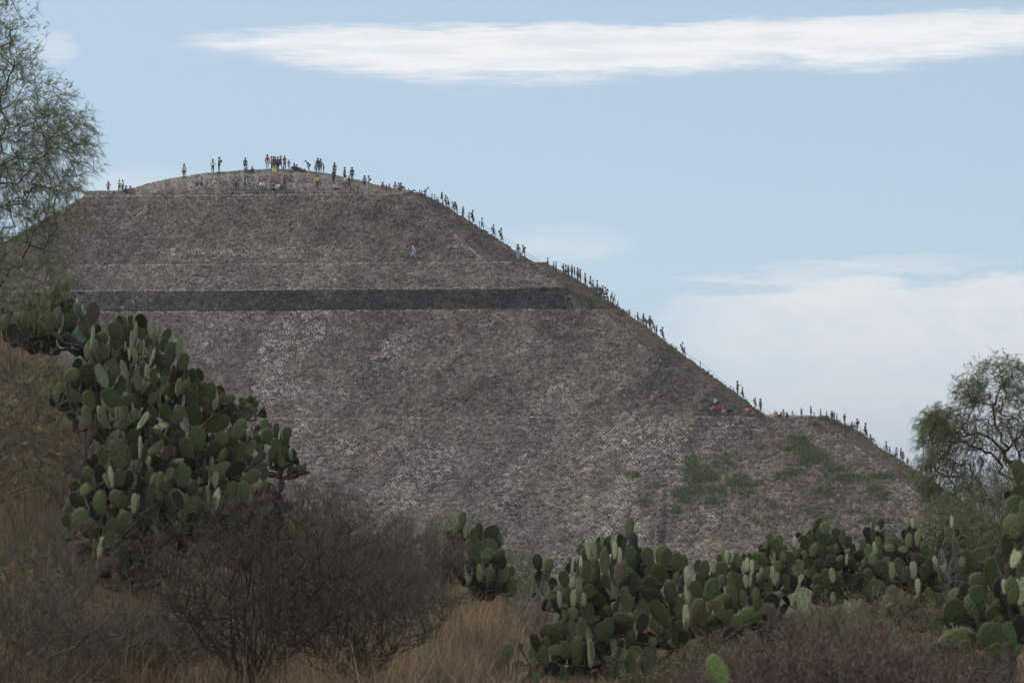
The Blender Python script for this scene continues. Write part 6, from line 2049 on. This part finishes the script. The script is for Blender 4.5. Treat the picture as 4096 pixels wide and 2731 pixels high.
def tree(label, root, trunk_pts, lobes, n, leaf_tints, seed, tip=.004, seg=.3, power=.5, cap_=.14, n_each=2, L=.16, leaf=.03, droop=.8, pairs=6, bark=(.055, .045, .037), bound=None, bias=.35, wid=.22, name='pepper_tree'):
    rg = np.random.default_rng(seed)
    e = empty(name, root, label, 'tree')
    T = []
    wts = np.array([l[-1] for l in lobes], float)
    wts /= wts.sum()
    while len(T) < n:
        l = lobes[rg.choice(len(lobes), p=wts)]
        v3 = rg.normal(size=3)
        v3 /= np.linalg.norm(v3)
        r = rg.random() ** .38
        u, v, d = l[0] + v3[0] * l[3] * r, l[1] + v3[1] * l[4] * r, l[2] + v3[2] * l[5] * r
        if bound is not None and u > bound(v) + rg.normal() * 6:
            continue
        T.append(P(u, v, d)[:])
    roots = [root[:]] + [P(*q)[:] for q in trunk_pts]
    # densify trunk
    rr = [np.array(roots[0]) - [0, 0, .2]]
    for a, b in zip(roots[:-1], roots[1:]):
        m = max(1, int(np.linalg.norm(np.array(b) - a) / (seg * 1.2)))
        for k in range(1, m + 1):
            rr.append(np.array(a) + (np.array(b) - a) * k / m + (rg.random(3) - .5) * seg * .12)
    pos, par = colonize(rr, T, seg, rg, bias=bias, wob=.15)
    rad = radii(par, tip, power, cap_)
    i = np.nonzero(par >= 0)[0]
    thick = rad > cap_ * .3
    def sub(mask, nm, col, sides):
        ii = i[mask[i]]
        if len(ii) == 0:
            return
        segs = np.concatenate([pos[par[ii]], pos[ii], np.minimum(rad[par[ii]], rad[ii] * 1.5)[:, None], rad[ii][:, None]], 1)
        segs[:, :3] -= np.array(root[:])
        segs[:, 3:6] -= np.array(root[:])
        V, Q, c = tube_np(segs, np.array(col) * (.75 + .5 * rg.random((len(ii), 1))), sides)
        link(nm, mesh_np(nm, V, [Q], col=c, mats=[M_BARK], smooth=sides > 4), e)
    sub(thick, 'trunk', bark, 7)
    sub(~thick, 'branches', bark, 4)
    fine = pos[rad < tip * 4.0]
    outv = fine - pos.mean(0)
    outv /= np.linalg.norm(outv, axis=1)[:, None]
    if bound is not None:
        uf, vf = UV(fine)
        kf = uf < bound(vf) + 14
        fine, outv = fine[kf], outv[kf]
    V, Tn, c = sprigs(fine, n_each, L, leaf_tints, rg, pairs, droop, leaf, wid, outv)
    V = V - np.array(root[:])
    tag(link('foliage', mesh_np('foliage', V, [Tn], col=c, mats=[M_LEAF]), e), kind='stuff')
    print(name, 'nodes', len(pos), 'sprigs', len(fine) * n_each)
    return e


SAGE = [(.20, .215, .115), (.17, .19, .095), (.25, .255, .15), (.13, .15, .075)]
bv = [-300, 0, 60, 110, 140, 200, 300, 360, 450, 520, 600, 700, 800, 870, 950, 1050, 1150, 1300, 1500]
bu = [60, 130, 150, 275, 255, 160, 215, 330, 375, 390, 398, 385, 350, 365, 370, 350, 320, 280, 240]
left_bound = lambda v: np.interp(v, bv, bu)
xr = (-470 - 2048) / F * 35
tree('tall airy pepper tree with fine drooping leaves at the left edge', Vector((xr, 35, float(ground_z(xr, 35)))),
     [(-420, 1500, 35), (-330, 1180, 35), (-230, 960, 35)],
     [(-60, 560, 35, 440, 420, 2.2, 5), (-150, 150, 35, 320, 380, 1.8, 3), (60, 850, 35, 330, 260, 2.0, 1.7), (60, 1100, 34.5, 260, 180, 1.4, 1.2), (150, 600, 35, 260, 260, 1.5, 2.2)],
     1900, SAGE, 31, tip=.0024, seg=.16, power=.47, cap_=.11, n_each=10, L=.12, leaf=.030, droop=.12, pairs=7, bound=left_bound, wid=.2)
xr = (4130 - 2048) / F * 72
tree('drooping pepper tree with a dark leaning trunk at the right edge', Vector((xr, 72, float(ground_z(xr, 72)))),
     [(4110, 2060, 72), (4065, 1900, 72), (4040, 1850, 72)],
     [(3800, 1760, 72, 140, 130, 1.1, 3), (3770, 1690, 72, 105, 80, .8, 1.6), (4010, 1540, 72, 150, 120, 1.2, 2.6), (3880, 1560, 72, 70, 80, .7, .9), (4010, 1740, 72, 170, 130, 1.4, 3.2), (3720, 1890, 72, 75, 110, .7, 1.4), (4200, 1650, 72, 140, 230, 1.4, 2.4),
      (3900, 1950, 72, 150, 110, 1.0, 1.6), (4180, 1950, 72, 130, 120, 1.0, 1.6), (3790, 2060, 71, 120, 90, .9, 1.5), (3980, 2080, 71, 130, 90, .9, 1.5)],
     1450, [(.15, .165, .085), (.12, .14, .065), (.19, .20, .11), (.09, .11, .05)], 37, tip=.005, seg=.2, power=.5, cap_=.2, n_each=9, L=.22, leaf=.050, droop=.75, pairs=7, bias=.3, wid=.3)

# thorny tree leaning in from the left: long bare boughs with sparse green and red leaves
root = Vector(((-520 - 2048) / F * 18, 18, float(ground_z((-520 - 2048) / F * 18, 18))))
LM = [(.16, .17, .065), (.15, .17, .06), (.17, .10, .065), (.15, .15, .07)]
tree('thorny tree reaching in from the left with red and yellow green leaves', root, [(-450, 2200, 18), (-300, 1980, 18)],
     [(60, 1640, 18, 210, 190, .6, 3), (0, 1850, 18, 300, 200, .7, 3), (150, 1480, 18.3, 90, 60, .3, .5), (100, 2250, 18, 240, 150, .6, 1.4), (-200, 1700, 18, 250, 300, .8, 2), (200, 1800, 18, 130, 140, .4, 1)],
     520, LM, 41, tip=.0022, seg=.14, power=.45, cap_=.035, n_each=2, L=.07, leaf=.022, droop=.2, pairs=5, bark=(.11, .09, .075), name='thorn_tree', wid=.35,
     bound=lambda v: np.interp(v, [1300, 1450, 1600, 1800, 2000, 2300, 2500], [150, 230, 330, 360, 330, 330, 260]))
# ------------------------------------------------------------------ air: one closed box of thin even haze
Vh = np.array([(x, y, z) for x in (-8900, 8900) for y in (-60, 8900) for z in (-8, 330)], float)
Fh = np.array([(0, 1, 3, 2), (4, 6, 7, 5), (0, 4, 5, 1), (2, 3, 7, 6), (0, 2, 6, 4), (1, 5, 7, 3)])
mh = bpy.data.materials.new('thin_air')
mh.use_nodes = True
mh.node_tree.nodes.clear()
oh = mh.node_tree.nodes.new('ShaderNodeOutputMaterial')
vh = mh.node_tree.nodes.new('ShaderNodeVolumePrincipled')
vh.inputs['Color'].default_value = (0.80, 0.88, 1.0, 1)
vh.inputs['Density'].default_value = 1.5e-4
vh.inputs['Anisotropy'].default_value = 0.2
mh.node_tree.links.new(vh.outputs[0], oh.inputs[1])
tag(link('haze', mesh_np('haze', Vh, [Fh], mats=[mh])), kind='stuff')
